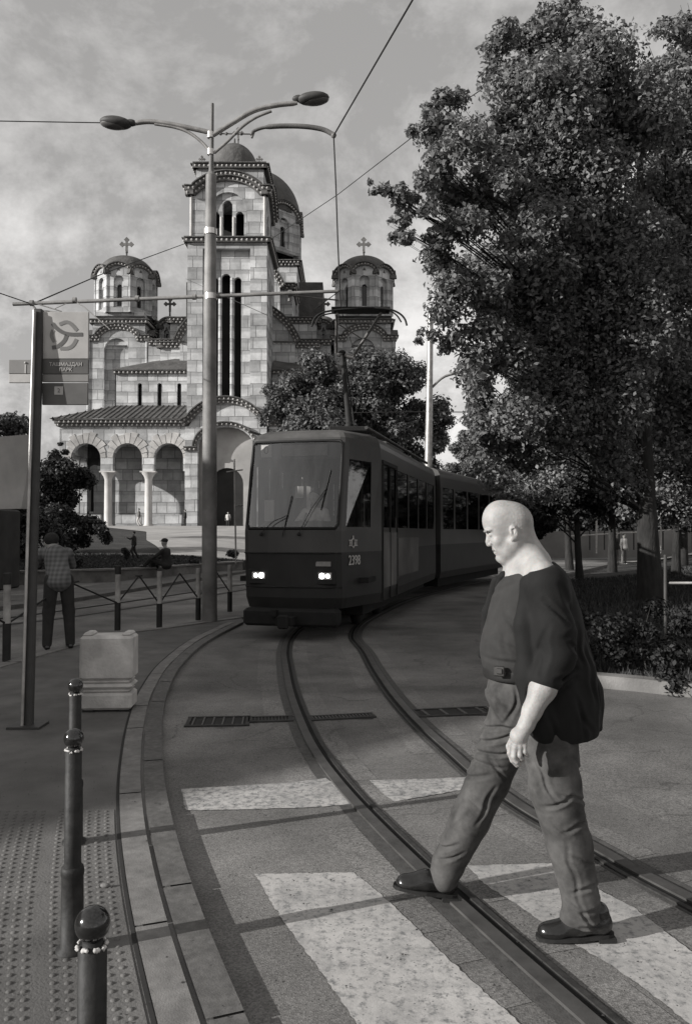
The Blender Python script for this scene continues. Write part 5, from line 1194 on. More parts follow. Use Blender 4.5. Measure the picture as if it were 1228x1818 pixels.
# unseen house on the left, placed and shaped to cast the street's shade
mat('render_wall', 0.22, 0.9, 0.15, 0.5, dirt=0.3)
u = Vector((0.724,0.69,0)).normalized(); Bq = Vector((2.2,8.0,0))-SUN_DIR*25+u*5.5; HH = 25*math.tan(SUN_EL)
quad = [Bq-u*22, Bq, Vector((-21.5,25.0,0)), Vector((-40,16,0))]
hb = empty('shading_house', (quad[0]+quad[2])/2, 'unseen plastered house with rows of windows, placed beyond the left edge to shade the street', 'building')
b = MB(); b.prism([(p.x,p.y) for p in quad], 0, HH-0.3); b.build('wall','render_wall',hb)
b = MB(); c = sum(quad,Vector())/4; b.prism([((p-c)*1.012+c).to_tuple()[:2] for p in quad], HH-0.297, HH); b.build('roof','lead',hb)
for i in range(4):
    a, d = quad[i], quad[(i+1)%4]; uu = (d-a).normalized(); n = Vector((uu.y,-uu.x,0)); L = (d-a).length; R = Matrix((uu,-n,Vector((0,0,1)))).transposed()
    if i not in (0,1): continue
    for s in range(int(L//3)):
        for z in (1.8,5.0):
            p = a+uu*(1.5+s*3)+Vector((0,0,z)); b = MB(); b.box(p+n*0.02,(1.3,0.1,1.7),0,R); f = b.build('window','steps',hb); b = MB(); b.box(p+n*0.06,(1.1,0.05,1.5),0,R); b.build('pane','dark_glass',f)
# ================================================================ TREES, HEDGE, LAWN FURNITURE
def blobs(L): return [(*at(px,py,Y)[:], R*Y/F_PX) for px,py,Y,R in L]
def base_at(px, Y): x = cx(px, Y); return Vector((x, Y, hz(x, Y)-0.05))
tree('broadleaf_tree', base_at(1152,16.5), 9.5, blobs([(950,190,14,120),(1060,230,15,130),(850,310,13,85),(960,330,14,130),(780,300,13,55),(800,215,13.5,55),(745,365,12.6,48),(700,345,12.4,30),(668,332,12.3,18),(720,415,12.5,28),(835,420,13,80),(930,470,14,120),(1050,400,15,140),(840,535,13.4,72),(800,600,13.4,38),(755,600,13.2,22),(870,630,14,75),(960,600,14.5,110),(850,705,14.5,50),(930,730,15,90),(930,60,14.2,55),(1010,50,14.5,60),(895,105,14,50),(980,110,14.4,80),(1060,560,15,130),(1040,700,15.5,110),(900,820,16.5,60),(1060,830,17,75),(980,800,16.5,70),(1000,180,15,110),(900,250,14.5,95),(820,360,14,70),(1020,480,15.5,120),(900,500,14.5,100),(1000,620,15.5,110),(920,660,15.5,90),(1120,640,16.5,110),(1100,520,16.5,120),(1000,340,15.5,120),(880,780,15.5,60),(950,860,18,55),(790,180,13.6,45),(760,230,13.2,32),(770,440,13,40),(700,400,12.7,22),(800,500,13.4,40),(880,560,14.2,60)]),
     320000, 0.085, 'leaf_big', 'large leafy tree at the right whose crown reaches over the tram', 'tree', 'park trees', 0.24, 7, 0.42, 3)
tree('broadleaf_tree', base_at(1330,18), 10, blobs([(1180,130,17,75),(1215,40,17.5,50),(1130,90,17,48),(1215,90,17,60),(1110,190,16.5,55),(1180,230,17,90),(1240,200,18,110),(1150,330,17,110),(1230,420,18,120),(1180,560,17.5,120),(1250,640,18,120),(1160,720,18,110),(1240,800,18.5,100),(1150,840,19,60),(1400,300,18,170),(1400,600,18,160),(1380,110,18,120),(1200,300,18,110),(1200,480,18,110),(1220,720,18.5,110),(1200,860,20,70),(1120,880,20,45)]),
     200000, 0.10, 'leaf_big', 'leafy tree filling the right edge of the photo', 'tree', 'park trees', 0.28, 4.5, 0.42, 5)
tree('broadleaf_tree', base_at(650,40), 8.2, blobs([(565,680,37,62),(640,655,37,55),(700,680,37,58),(755,735,38,48),(510,700,37,42),(600,740,37,70),(690,755,38,65),(500,745,38,35),(770,790,38,40),(550,740,37,55),(635,700,37,60)]),
     80000, 0.15, 'leaf_mid', 'round sunlit tree standing between the church and the tram', 'tree', 'park trees', 0.3, 4.5, 0.40, 9)
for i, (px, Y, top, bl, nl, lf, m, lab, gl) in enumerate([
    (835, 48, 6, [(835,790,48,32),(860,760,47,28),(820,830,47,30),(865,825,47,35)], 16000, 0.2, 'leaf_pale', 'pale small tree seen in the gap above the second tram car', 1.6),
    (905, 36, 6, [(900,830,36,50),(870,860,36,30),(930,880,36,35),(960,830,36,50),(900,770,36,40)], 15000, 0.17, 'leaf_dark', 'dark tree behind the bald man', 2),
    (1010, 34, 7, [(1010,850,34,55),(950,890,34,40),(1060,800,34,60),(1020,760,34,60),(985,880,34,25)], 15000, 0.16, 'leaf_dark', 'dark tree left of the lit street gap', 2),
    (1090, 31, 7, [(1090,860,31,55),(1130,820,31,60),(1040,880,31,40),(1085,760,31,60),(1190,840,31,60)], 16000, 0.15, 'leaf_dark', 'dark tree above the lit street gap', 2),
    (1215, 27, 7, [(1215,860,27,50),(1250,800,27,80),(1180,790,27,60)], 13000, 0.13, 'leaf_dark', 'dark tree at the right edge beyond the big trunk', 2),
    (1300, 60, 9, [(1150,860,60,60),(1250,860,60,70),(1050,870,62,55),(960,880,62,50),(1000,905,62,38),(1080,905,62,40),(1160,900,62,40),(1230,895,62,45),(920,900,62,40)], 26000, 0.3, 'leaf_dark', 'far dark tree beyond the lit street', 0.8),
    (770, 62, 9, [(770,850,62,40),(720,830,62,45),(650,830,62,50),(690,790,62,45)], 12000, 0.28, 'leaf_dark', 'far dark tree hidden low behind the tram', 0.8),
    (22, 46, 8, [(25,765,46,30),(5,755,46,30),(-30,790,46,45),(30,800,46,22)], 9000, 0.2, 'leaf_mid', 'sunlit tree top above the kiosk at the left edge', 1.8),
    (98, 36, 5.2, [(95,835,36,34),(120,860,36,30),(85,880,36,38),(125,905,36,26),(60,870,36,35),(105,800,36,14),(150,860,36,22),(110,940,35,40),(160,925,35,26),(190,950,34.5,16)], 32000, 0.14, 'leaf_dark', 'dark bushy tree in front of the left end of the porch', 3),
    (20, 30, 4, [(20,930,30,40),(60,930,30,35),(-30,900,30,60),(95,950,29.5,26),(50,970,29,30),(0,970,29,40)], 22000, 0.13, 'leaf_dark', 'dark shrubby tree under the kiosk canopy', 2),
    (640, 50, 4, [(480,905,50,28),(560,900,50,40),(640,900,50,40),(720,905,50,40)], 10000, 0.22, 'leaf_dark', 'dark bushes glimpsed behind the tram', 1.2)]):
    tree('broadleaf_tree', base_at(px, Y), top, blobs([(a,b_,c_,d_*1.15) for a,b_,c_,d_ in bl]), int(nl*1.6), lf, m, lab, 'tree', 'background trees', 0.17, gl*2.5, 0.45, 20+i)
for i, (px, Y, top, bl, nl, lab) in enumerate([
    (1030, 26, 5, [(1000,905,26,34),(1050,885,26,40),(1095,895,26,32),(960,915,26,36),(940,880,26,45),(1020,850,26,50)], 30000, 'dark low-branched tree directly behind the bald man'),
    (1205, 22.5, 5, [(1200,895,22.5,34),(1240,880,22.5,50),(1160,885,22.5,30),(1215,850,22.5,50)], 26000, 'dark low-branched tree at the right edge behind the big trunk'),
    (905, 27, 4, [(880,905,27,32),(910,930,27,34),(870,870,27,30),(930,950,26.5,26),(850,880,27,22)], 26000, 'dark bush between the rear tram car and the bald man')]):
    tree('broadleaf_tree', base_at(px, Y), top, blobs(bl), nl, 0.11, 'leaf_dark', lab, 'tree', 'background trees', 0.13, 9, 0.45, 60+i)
# shrubs along the garden wall
for i, (px, py, Y, R, lab) in enumerate([(136,1000,26,12,'low round shrub on the wall behind the bent man'),(222,985,28,9,'small shrub left of the child'),(60,1000,25,16,'low shrub on the wall beside the stop sign'),(272,998,27.2,15,'dark shrub beside the seated person'),(412,985,32,14,'shrub on the wall right of the street lamp'),(345,992,30,12,'shrub left of the street lamp')]):
    c = at(px,py,Y); r = R*Y/F_PX; root = empty('shrub', (c.x,c.y,hz(c.x,c.y)), lab, 'shrub', 'shrubs along the low wall'); V, Fq = leaf_cloud(sublumps([(c.x,c.y,max(c.z,hz(c.x,c.y)+r*0.6),r)], 30, 0.4, i), 1400, 0.09, 40+i); rawmesh('foliage', V, Fq, 'leaf_dark', root); b = MB(); z0 = hz(c.x,c.y)
    for k in range(3): b.tube([(c.x,c.y,z0-0.05),(c.x+0.15*(k-1),c.y+0.05,z0+r)],0.015,5)
    b.build('stem','bark',root)
# hedge at the foot of the bank
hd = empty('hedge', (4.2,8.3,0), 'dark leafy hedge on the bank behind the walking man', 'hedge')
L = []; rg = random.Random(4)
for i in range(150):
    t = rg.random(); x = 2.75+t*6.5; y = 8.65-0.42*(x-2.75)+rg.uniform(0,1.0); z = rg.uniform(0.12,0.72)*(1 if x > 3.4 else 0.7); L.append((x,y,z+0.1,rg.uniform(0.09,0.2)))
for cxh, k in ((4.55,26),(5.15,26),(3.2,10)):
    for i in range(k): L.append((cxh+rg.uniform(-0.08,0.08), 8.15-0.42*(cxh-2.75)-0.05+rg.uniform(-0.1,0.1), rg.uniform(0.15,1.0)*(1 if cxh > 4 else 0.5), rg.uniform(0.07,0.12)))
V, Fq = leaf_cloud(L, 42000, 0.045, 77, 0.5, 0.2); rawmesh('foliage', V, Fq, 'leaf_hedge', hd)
b = MB()
for i in range(40):
    x = 2.8+rg.random()*6; y = 8.8-0.42*(x-2.75)+rg.uniform(-0.2,0.5); b.tube([(x,y,0),(x+rg.uniform(-.1,.1),y,0.4),(x+rg.uniform(-.2,.2),y+rg.uniform(-.1,.1),0.8)],[0.012,0.008,0.003],5)
b.build('stems','bark',hd)
fh = empty('hedge', (16,56,1.2), 'long dark hedge beyond the lit street, seen under the tree crowns', 'hedge')
L = [(cx(860+i*9,57)+rg.uniform(-.3,.3), 57+rg.uniform(-0.6,0.6), rg.uniform(1.2,4.2), rg.uniform(0.5,0.9)) for i in range(70) for _ in range(3)]
V, Fq = leaf_cloud(L, 30000, 0.28, 78); rawmesh('foliage', V, Fq, 'leaf_dark', fh); b = MB(); b.box((cx(1170,57.6),57.6,2.0),(27,0.4,3.4)); b.build('stems','bark',fh)
# unseen large tree added beside the camera on the right to dim the skylight
tree('broadleaf_tree', Vector((8.6,7.0,0.3)), 9.5, [(7.8,7.5,7.2,1.8),(9.5,8.5,7.8,2.0),(8.5,5.5,7.5,1.9),(6.9,5.6,6.6,1.3),(9.8,6.5,9.2,1.8),(8.0,9.3,8.2,1.6),(6.6,8.2,8.6,1.2)], 26000, 0.12, 'leaf_big', 'added unseen leafy tree at the right, its crown over the road edge', 'tree', 'park trees', 0.24, 3, 0.42, 8)
# grass and weeds on the bank
def grass(name, n, reg, h, mt, seed):
    rg = np.random.default_rng(seed); x = rg.uniform(reg[0],reg[1],n*2); y = reg[2]+(reg[3]-reg[2])*rg.random(n*2)**1.5; z = height(x,y); ok = z > 0.02; x, y, z = x[ok][:n], y[ok][:n], z[ok][:n]; n = len(x)
    a = rg.uniform(0,2*pi,n); hh = h*(0.4+rg.random(n)); w = 0.006+0.004*rg.random(n); w = w*(1+y/8); dx, dy = np.cos(a)*w, np.sin(a)*w; bx, by = rg.normal(0,0.35,n)*hh, rg.normal(0,0.35,n)*hh
    V = np.stack([np.stack([x-dx,y-dy,z-0.01],-1),np.stack([x+dx,y+dy,z-0.01],-1),np.stack([x+bx,y+by,z+hh],-1)],1).reshape(-1,3); return tag(rawmesh(name,V,np.arange(3*n).reshape(n,3),mt),kind='stuff')
leafmat('grass_blade', 0.055, 0.6, 0.2, 0.5)
grass('grass', 60000, (2.8,14,8,26), 0.10, 'grass_blade', 5)
grass('grass', 26000, (-22,-3,23,33.5), 0.07, 'grass_blade', 6)
# lawn fence: post and rail
mat('fence_paint', 0.06, 0.7, 0.3, 5)
lf = empty('lawn_fence', at(1178,1085,10.5), 'thin metal fence post and rail on the dark lawn at the right', 'fence')
b = MB(); P = at(1180,1090,10.2); b.tube([Vector((P.x,P.y,hz(P.x,P.y)-0.05)),at(1180,985,10.2)],0.022,8); b.build('post','fence_paint',lf); b = MB(); Q = at(1300,1100,9.4); b.tube([Vector((Q.x,Q.y,0.1)),at(1300,985,9.4)],0.022,8); b.build('post','fence_paint',lf); b = MB(); b.tube([at(1188,1035,10.2),at(1310,1035,9.4)],0.018,8); b.build('rail','galv',lf)
# pale far wall and street fence in the lit gap
mat('far_wall', 0.2, 0.9, 0.2, 0.6, dirt=0.3)
b = MB(); a, c = at(890,962,45), at(1330,948,52); b.panel([(0,c.z-1.4),((c-a).length,c.z-1.4),((c-a).length,c.z+0.25),(0,c.z+0.15)], [], a, c-a, 0.4); tag(b.build('street_wall','far_wall',None,None),'pale low wall along the lit street seen under the trees','wall')
fe = empty('street_fence', at(1120,945,43), 'thin railing with posts in front of the lit street', 'fence')
for px in range(1020,1260,26): b = MB(); q = at(px,960,43); b.tube([q-Vector((0,0,0.5)),at(px,938-(px-1020)*0.03,43)],0.04,6); b.build('post','iron_dark',fe)
b = MB(); b.tube([at(1010,952,43),at(1130,945,43),at(1260,936,43)],0.05,6); b.build('rail','galv',fe)
for px,w_,lab in ((1058,0.05,'leftmost thin pale pole in the lit street'),(1172,0.035,'thin pale pole beside the big trunk')):
    p = at(px,962,42); b = MB(); b.tube([Vector((p.x,p.y,p.z-0.6)),at(px,915,42)],w_,6); tag(b.build('street_pole','galv',None,Vector((p.x,p.y,p.z-0.6))),lab,'pole')
# ================================================================ PEOPLE
def skinmat(name, v):
    m = mat(name, v, 0.55, 0.22, 16, bump=0.25, bscale=90, spec=0.35); p = [n for n in m.node_tree.nodes if n.type == 'BSDF_PRINCIPLED'][0]
    p.inputs['Subsurface Weight'].default_value = 0.08; p.inputs['Subsurface Scale'].default_value = 0.01; return m
skinmat('skin', 0.31); mat('shirt', 0.030, 0.9, 0.15, 20, bump=0.3, bscale=300); mat('jacket', 0.0085, 0.85, 0.25, 12, bump=0.35, bscale=200); mat('trousers', 0.078, 0.9, 0.45, 13, dirt=0.3, bump=0.35, bscale=260); mat('belt', 0.02, 0.5, 0.2, 20); mat('shoe', 0.014, 0.22, 0.3, 20, spec=0.6, bump=0.15, bscale=60); mat('sole', 0.02, 0.8, 0.2, 20); mat('buckle', 0.12, 0.4, 0.1, metal=0.7); mat('cloth_dark', 0.03, 0.9, 0.25, 8); mat('cloth_pale', 0.5, 0.9, 0.15, 8); mat('cloth_mid', 0.12, 0.9, 0.2, 8); mat('hair_dark', 0.02, 0.8, 0.3, 30); mat('brow', 0.22, 0.9, 0.2, 60)

# ---- the walking man
MY = 3.33
def m3(px, py, dy=0.0): return at(px, py, MY+dy)
def v3(p): return (p[0], p[1], p[2])
mo = Vector((G(900,1640).x, MY, 0)); man = empty('person', mo, 'bald man in dark jacket and grey trousers striding across the tram rails', 'person')
pxm = MY/F_PX                                         # metres per photo pixel at the man
nS, fS = -0.185, 0.185                                 # near and far side offsets (y)
S = SDF()
# head: built in the profile plane, seen from his left side
def H(px, py, dy=0.0): return v3(m3(px, py, dy))
yaw = 0.10                                            # head turned slightly to the camera
S.ell(H(901,927), (0.097,0.076,0.088), 0.02)                       # cranium
S.ell(H(884,921), (0.062,0.066,0.072), 0.03)                       # forehead
S.ell(H(914,932), (0.068,0.068,0.078), 0.03)
S.ell(H(884,948), (0.043,0.055,0.050), 0.02)                      # mid face
for s in (-1,1):
    S.ell(H(882,961,s*0.034), (0.021,0.022,0.018), 0.016); S.ell(H(890,968,s*0.034), (0.030,0.024,0.034), 0.02)          # cheek
    S.ell(H(867.5,941,s*0.026), (0.016,0.026,0.008), 0.010)          # brow ridge
S.ell(H(890,971), (0.040,0.042,0.045), 0.02)                       # jaw front
S.ell(H(888.5,991), (0.022,0.025,0.017), 0.012)                    # chin
for s in (-1,1):
    S.cone(H(912,962,s*0.050), H(893,990,s*0.022), 0.026, 0.018, 0.025)      # jaw line
    S.ell(H(903,976,s*0.040), (0.032,0.024,0.032), 0.02)          # jowl
S.cone(H(867,946), H(865.5,962), 0.008, 0.0105, 0.006)              # nose bridge
S.ell(H(867.5,967), (0.0115,0.0105,0.0095), 0.006)                   # nose tip
for s in (-1,1):
    S.ell(H(870.5,966.5,s*0.012), (0.010,0.0075,0.0085), 0.004); S.ell(H(869,971.5,s*0.008), (0.005,0.0035,0.0035), 0.001, 's')
    S.cone(H(873.5,965,s*0.018), H(879,975,s*0.032), 0.0022,0.0025, 0.006, 's')
S.ell(H(881,973), (0.013,0.024,0.012), 0.006)                      # upper lip
S.ell(H(878.5,975.3), (0.0085,0.021,0.0045), 0.003)
S.ell(H(882,983), (0.0105,0.020,0.0065), 0.004)
S.cone(H(879,979.3,-0.024), H(875,979.3,0.0), 0.0034, 0.0034, 0.001, 's'); S.cone(H(875,979.3,0.0), H(879,979.3,0.024), 0.0034, 0.0034, 0.001, 's')
S.cone(H(877.5,987,-0.014), H(877.5,987,0.014), 0.005, 0.005, 0.004, 's')
for s in (-1,1):
    S.ell(H(866.5,948.5,s*0.031), (0.015,0.017,0.0095), 0.005, 's')  # eye socket
    S.ell(H(871.5,949,s*0.030), (0.0118,0.0125,0.0115), 0.001)     # eyeball under the lid
    S.cone(H(866.5,951,s*0.020), H(869.5,951.5,s*0.043), 0.0016,0.0016, 0.001, 's')
    S.cone(H(868,954.5,s*0.022), H(872,956,s*0.042), 0.0016,0.0016, 0.004, 's')
# ears
for s in (-1,1):
    RE = Matrix.Rotation(radians(-14),3,'Y')
    S.ell(H(912.5,945,s*0.076), (0.0185,0.012,0.033), 0.004, 'u', RE)
    S.ell(H(911.5,942.5,s*0.090), (0.0115,0.0105,0.0215), 0.002, 's', RE)
    S.chain([H(909,938,s*0.084),H(912.5,936,s*0.085),H(914.5,941,s*0.084),H(913,948,s*0.083)],[0.0028]*4,0.002)
    S.ell(H(907.5,947,s*0.080), (0.006,0.005,0.008), 0.003); S.ell(H(909.5,957,s*0.078), (0.009,0.006,0.010), 0.004)
# neck
S.cone(H(922,960), H(938,1002), 0.062, 0.072, 0.03); S.cone(H(920,975), H(936,1012), 0.046, 0.058, 0.02); S.cone(H(930,948), H(955,992), 0.030, 0.042, 0.025)
for s in (-1,1): S.cone(H(921,965,s*0.047), H(914,1008,s*0.02), 0.014, 0.011, 0.012)
S.cone(H(950,1000,-0.06), H(962,1018,nS+0.03), 0.05, 0.055, 0.04); S.cone(H(950,1000,0.06), H(962,1018,fS-0.03), 0.05, 0.055, 0.04)
# torso, arms and legs under the clothes
S.ell(H(938,1055), (0.125,0.165,0.17), 0.05); S.ell(H(922,1140), (0.135,0.155,0.15), 0.05); S.ell(H(935,1215), (0.13,0.16,0.13), 0.05)
sh, el, wr = H(968,1042,nS-0.01), H(990,1168,nS-0.05), H(934,1286,nS-0.085)
S.chain([sh, el], [0.052,0.045], 0.03); S.cone(el, H(963,1222,nS-0.068), 0.046, 0.050, 0.02); S.cone(H(963,1222,nS-0.068), H(944,1262,nS-0.08), 0.050, 0.036, 0.02); S.cone(H(944,1262,nS-0.08), wr, 0.036, 0.031, 0.015)
fsh, fel, fwr = H(952,1045,fS), H(1015,1150,fS+0.05), H(1046,1240,fS+0.06)
S.chain([fsh, fel, fwr], [0.05,0.042,0.03], 0.03)
# near hand: palm, four fingers bent, thumb
pc0, pc1 = H(929,1296,nS-0.088), H(917,1322,nS-0.098)
S.ell(H(920,1312,nS-0.094), (0.031,0.020,0.044), 0.012, 'u', Matrix.Rotation(radians(-24),3,'Y'))
S.cone(wr, H(921,1308,nS-0.094), 0.028, 0.030, 0.012)
fing = [((907,1322,0.006),(904,1337,0.0),(909,1350,0.002),(917,1359,0.012)),      # index, foremost
        ((914,1327,-0.006),(912,1343,-0.012),(917,1352,-0.006),(921,1357,0.004)),
        ((922,1327,-0.008),(922,1341,-0.014),(925,1347,-0.006),(927,1350,0.004)),
        ((930,1323,-0.006),(931,1335,-0.012),(934,1340,-0.006),(936,1342,0.002))]
for f, r in zip(fing, (0.0105,0.0105,0.0098,0.0088)):
    P = [H(x,y,nS-0.1+d) for x,y,d in f]; S.chain(P, [r*1.08,r*1.0,r*0.92,r*0.8], 0.0025); S.ell(P[0], (r*1.2,)*3, 0.006)
S.cone(H(914,1305,nS-0.06), H(903,1325,nS-0.055), 0.015, 0.0125, 0.010); S.cone(H(903,1325,nS-0.055), H(905,1342,nS-0.058), 0.0115, 0.009, 0.003)
# far hand
for k in range(4): S.chain([H(1047+k*2.5,1252,fS+0.05+0.008*k),H(1048+k*2.5,1268,fS+0.05+0.008*k),H(1046+k*2.5,1282-k*1.5,fS+0.055+0.008*k)],[0.011,0.010,0.008],0.004)
S.ell(H(1048,1248,fS+0.062),(0.028,0.03,0.035),0.012); S.cone(H(1042,1244,fS+0.04),H(1034,1264,fS+0.045),0.012,0.009,0.006)
# legs
nh, nk, na = H(968,1262,nS+0.09), H(990,1440,nS+0.06), H(1036,1608,nS+0.02)
fh, fk, fa = H(936,1265,fS-0.09), H(862,1395,fS-0.04), H(794,1548,fS-0.02)
S.chain([nh,nk,na],[0.08,0.052,0.036],0.03); S.chain([fh,fk,fa],[0.08,0.052,0.036],0.03); S.cone(na, H(1015,1640,nS+0.02), 0.032, 0.022, 0.02); S.cone(fa, H(760,1570,fS-0.02), 0.032, 0.020, 0.02)
person_part('body', S, 0.0030, 'skin', man, None, 1)
b = SDF()
for s_k in (-1,1): b.cone(H(859.5,943.5,s_k*0.018), H(863.5,943,s_k*0.044), 0.0045, 0.003, 0.002)
person_part('eyebrows', b, 0.0015, 'brow', man, None, 0)
def creases(L, amp, sg):
    seg = [(np.array(H(a,b_))[[0,2]], np.array(H(c,d_))[[0,2]], k) for a,b_,c,d_,k in L]
    def g(P):
        out = np.zeros(len(P)); q = P[:,[0,2]]+np.stack([0.006*np.sin(45*P[:,2]+20*P[:,1]),0.006*np.sin(38*P[:,0]+25*P[:,1])],-1)
        for a, c, k in seg:
            ba = c-a; l2 = ba@ba; t = ((q-a)@ba)/l2; h = np.clip(t,0,1); d = np.linalg.norm(q-a-h[:,None]*ba,axis=1)/sg; w = np.sin(np.pi*np.clip(h*0.9+0.05,0,1))**0.7
            out += k*w*(np.exp(-d*d)-0.55*np.exp(-((d-1.9)**2)))
        return amp*out
    return g
# shirt
def folds(amp, f1=26, f2=34, seed=0.0):
    def g(P):
        w = 0.035*np.sin(9*P[:,0]+5*P[:,2]+seed)+0.03*np.sin(13*P[:,1]-7*P[:,2]+2*seed)
        return amp*(np.sin(f1*(P[:,2]+w*1.6)+11*P[:,0]+seed)*0.6+np.sin(f2*(P[:,2]*0.6-P[:,0]*0.8+w)+seed*1.7)*0.4+0.35*np.sin(61*(P[:,2]+w)+30*P[:,0]))
    return g
C = SDF()
C.ell(H(925,1065), (0.108,0.165,0.15), 0.05); C.ell(H(916,1105), (0.118,0.16,0.14), 0.05); C.ell(H(908,1150), (0.130,0.16,0.13), 0.05); C.ell(H(915,1180), (0.128,0.158,0.085), 0.04); C.ell(H(940,1030), (0.085,0.17,0.075), 0.05); C.ell(H(940,1110), (0.13,0.16,0.2), 0.05)
C.ell(H(948,1015), (0.075,0.13,0.06), 0.04)
C.plane(H(900,1186), (0.02,0,-1), 0); C.plane(H(911,1014), (-0.40,0,0.92), 0)
C.cone(H(940,975), H(938,1003), 0.066, 0.074, 0.006, 's')
fo3 = folds(0.0012, 11, 16, 0.4); SC1 = creases([(885,1080,912,1142,0.8),(863,1128,915,1152,0.8),(858,1162,915,1172,1),(880,1052,908,1032,0.8),(875,1100,890,1160,0.5)], 0.006, 0.009)
person_part('shirt', C, 0.0055, 'shirt', man, lambda P: fo3(P)+SC1(P), 1)
b = SDF(); b.ell(H(913,1190), (0.131,0.162,0.12), 0.0); b.plane(H(900,1181), (0,0,1), 0); b.plane(H(900,1202), (0.02,0,-1), 0); person_part('belt', b, 0.006, 'belt', man)
b = MB(); b.box(H(886,1192,-0.152),(0.045,0.012,0.04),0,Matrix.Rotation(radians(-22),3,'Z'),0.008); b.box(H(886,1192,-0.160),(0.025,0.008,0.022),0,Matrix.Rotation(radians(-22),3,'Z'),0.004); b.build('buckle','buckle',man)
# trousers
T2 = SDF()
T2.ell(H(918,1230), (0.130,0.158,0.105), 0.04); T2.ell(H(940,1262), (0.135,0.158,0.10), 0.05); T2.ell(H(975,1275), (0.10,0.14,0.11), 0.05)
T2.cone(H(915,1262,fS-0.095), H(866,1385,fS-0.05), 0.110, 0.090, 0.03); T2.cone(H(866,1385,fS-0.05), H(833,1455,fS-0.03), 0.090, 0.083, 0.02); T2.cone(H(833,1455,fS-0.03), H(795,1535,fS-0.02), 0.083, 0.070, 0.02); T2.cone(H(795,1535,fS-0.02), H(788,1556,fS-0.02), 0.070, 0.064, 0.01)
T2.cone(H(972,1270,nS+0.095), H(984,1400,nS+0.06), 0.115, 0.100, 0.03); T2.cone(H(984,1400,nS+0.06), H(1010,1500,nS+0.04), 0.100, 0.088, 0.02); T2.cone(H(1010,1500,nS+0.04), H(1030,1595,nS+0.02), 0.088, 0.070, 0.02); T2.cone(H(1030,1595,nS+0.02), H(1034,1622,nS+0.02), 0.070, 0.064, 0.01); T2.cone(H(1030,1600,nS+0.02), H(1014,1628,nS+0.02), 0.055, 0.045, 0.02)
T2.plane(H(900,1200), (0.0,0,1), 0)
TC1 = creases([(858,1302,905,1285,1),(850,1330,918,1298,1.2),(838,1347,925,1335,1.1),(833,1362,900,1365,0.8),(825,1402,872,1380,0.8),(862,1210,880,1262,0.7),(905,1212,893,1280,0.9),(800,1480,832,1440,0.6),(850,1478,882,1400,1),(772,1532,818,1512,1),(772,1512,800,1498,0.7),(782,1548,828,1530,0.9),
 (940,1402,990,1384,1),(962,1376,1030,1402,0.8),(970,1445,1035,1422,0.9),(985,1482,1042,1503,0.7),(988,1545,1046,1520,0.9),(1000,1578,1052,1560,1),(1004,1603,1056,1592,1.1),(985,1562,1030,1606,0.8),(933,1330,962,1392,0.9),(1000,1330,1022,1372,0.7),(975,1452,1008,1590,0.6),(1010,1400,1040,1470,0.5),(955,1420,985,1452,0.6),(870,1345,905,1398,0.7),(1018,1530,1048,1545,0.7),(835,1425,858,1450,0.6)], 0.0088, 0.0072)
fo1 = folds(0.0018, 9, 14, 1.3)
def hems(P): return fo1(P)+TC1(P)
T2.cone(H(975,1262,nS-0.03), H(958,1288,nS-0.02), 0.006, 0.005, 0.01, 's')
person_part('trousers', T2, 0.005, 'trousers', man, hems, 1)
# jacket: open at the front, thrown back; long tail
J1 = SDF()
J1.ell(H(972,1050), (0.088,0.205,0.115), 0.05); J1.ell(H(985,1120), (0.105,0.20,0.18), 0.05); J1.ell(H(1000,1200), (0.125,0.195,0.17), 0.05); J1.ell(H(1002,1262), (0.140,0.19,0.20), 0.05); J1.cone(H(955,1110,nS+0.05), H(955,1190,nS+0.06), 0.055, 0.06, 0.02); J1.cone(H(1045,1230,0.1), H(1050,1330,0.1), 0.05, 0.05, 0.03); J1.cone(H(965,1240,nS+0.05), H(975,1330,nS+0.05), 0.06, 0.07, 0.03); J1.cone(H(992,1240,nS+0.07), H(1000,1340,nS+0.07), 0.075, 0.085, 0.04); J1.cone(H(950,1120,nS+0.02), H(958,1170,nS+0.02), 0.05, 0.05, 0.03); J1.cone(H(965,1012,-0.07), H(975,1035,nS), 0.045,0.06,0.04); J1.cone(H(965,1012,0.07), H(975,1035,fS), 0.045,0.06,0.04)
J1.cone(H(1005,1090,0.12), H(1040,1245,0.14), 0.062, 0.068, 0.05)
# front flap falling along his side
J1.cone(H(935,1035,nS+0.05), H(928,1110,nS+0.015), 0.030, 0.035, 0.03); J1.cone(H(928,1110,nS+0.015), H(940,1200,nS-0.0), 0.035, 0.05, 0.03); J1.cone(H(940,1200,nS), H(960,1285,nS-0.005), 0.055, 0.06, 0.04)
J1.cone(H(885,1030,0.05), H(868,1090,0.13), 0.030, 0.030, 0.03); J1.cone(H(868,1090,0.13), H(860,1160,0.15), 0.030, 0.028, 0.03)
J1.ell(H(992,1240), (0.108,0.185,0.20), 0.04); J1.ell(H(985,1240,nS+0.10), (0.105,0.158,0.22), 0.02)
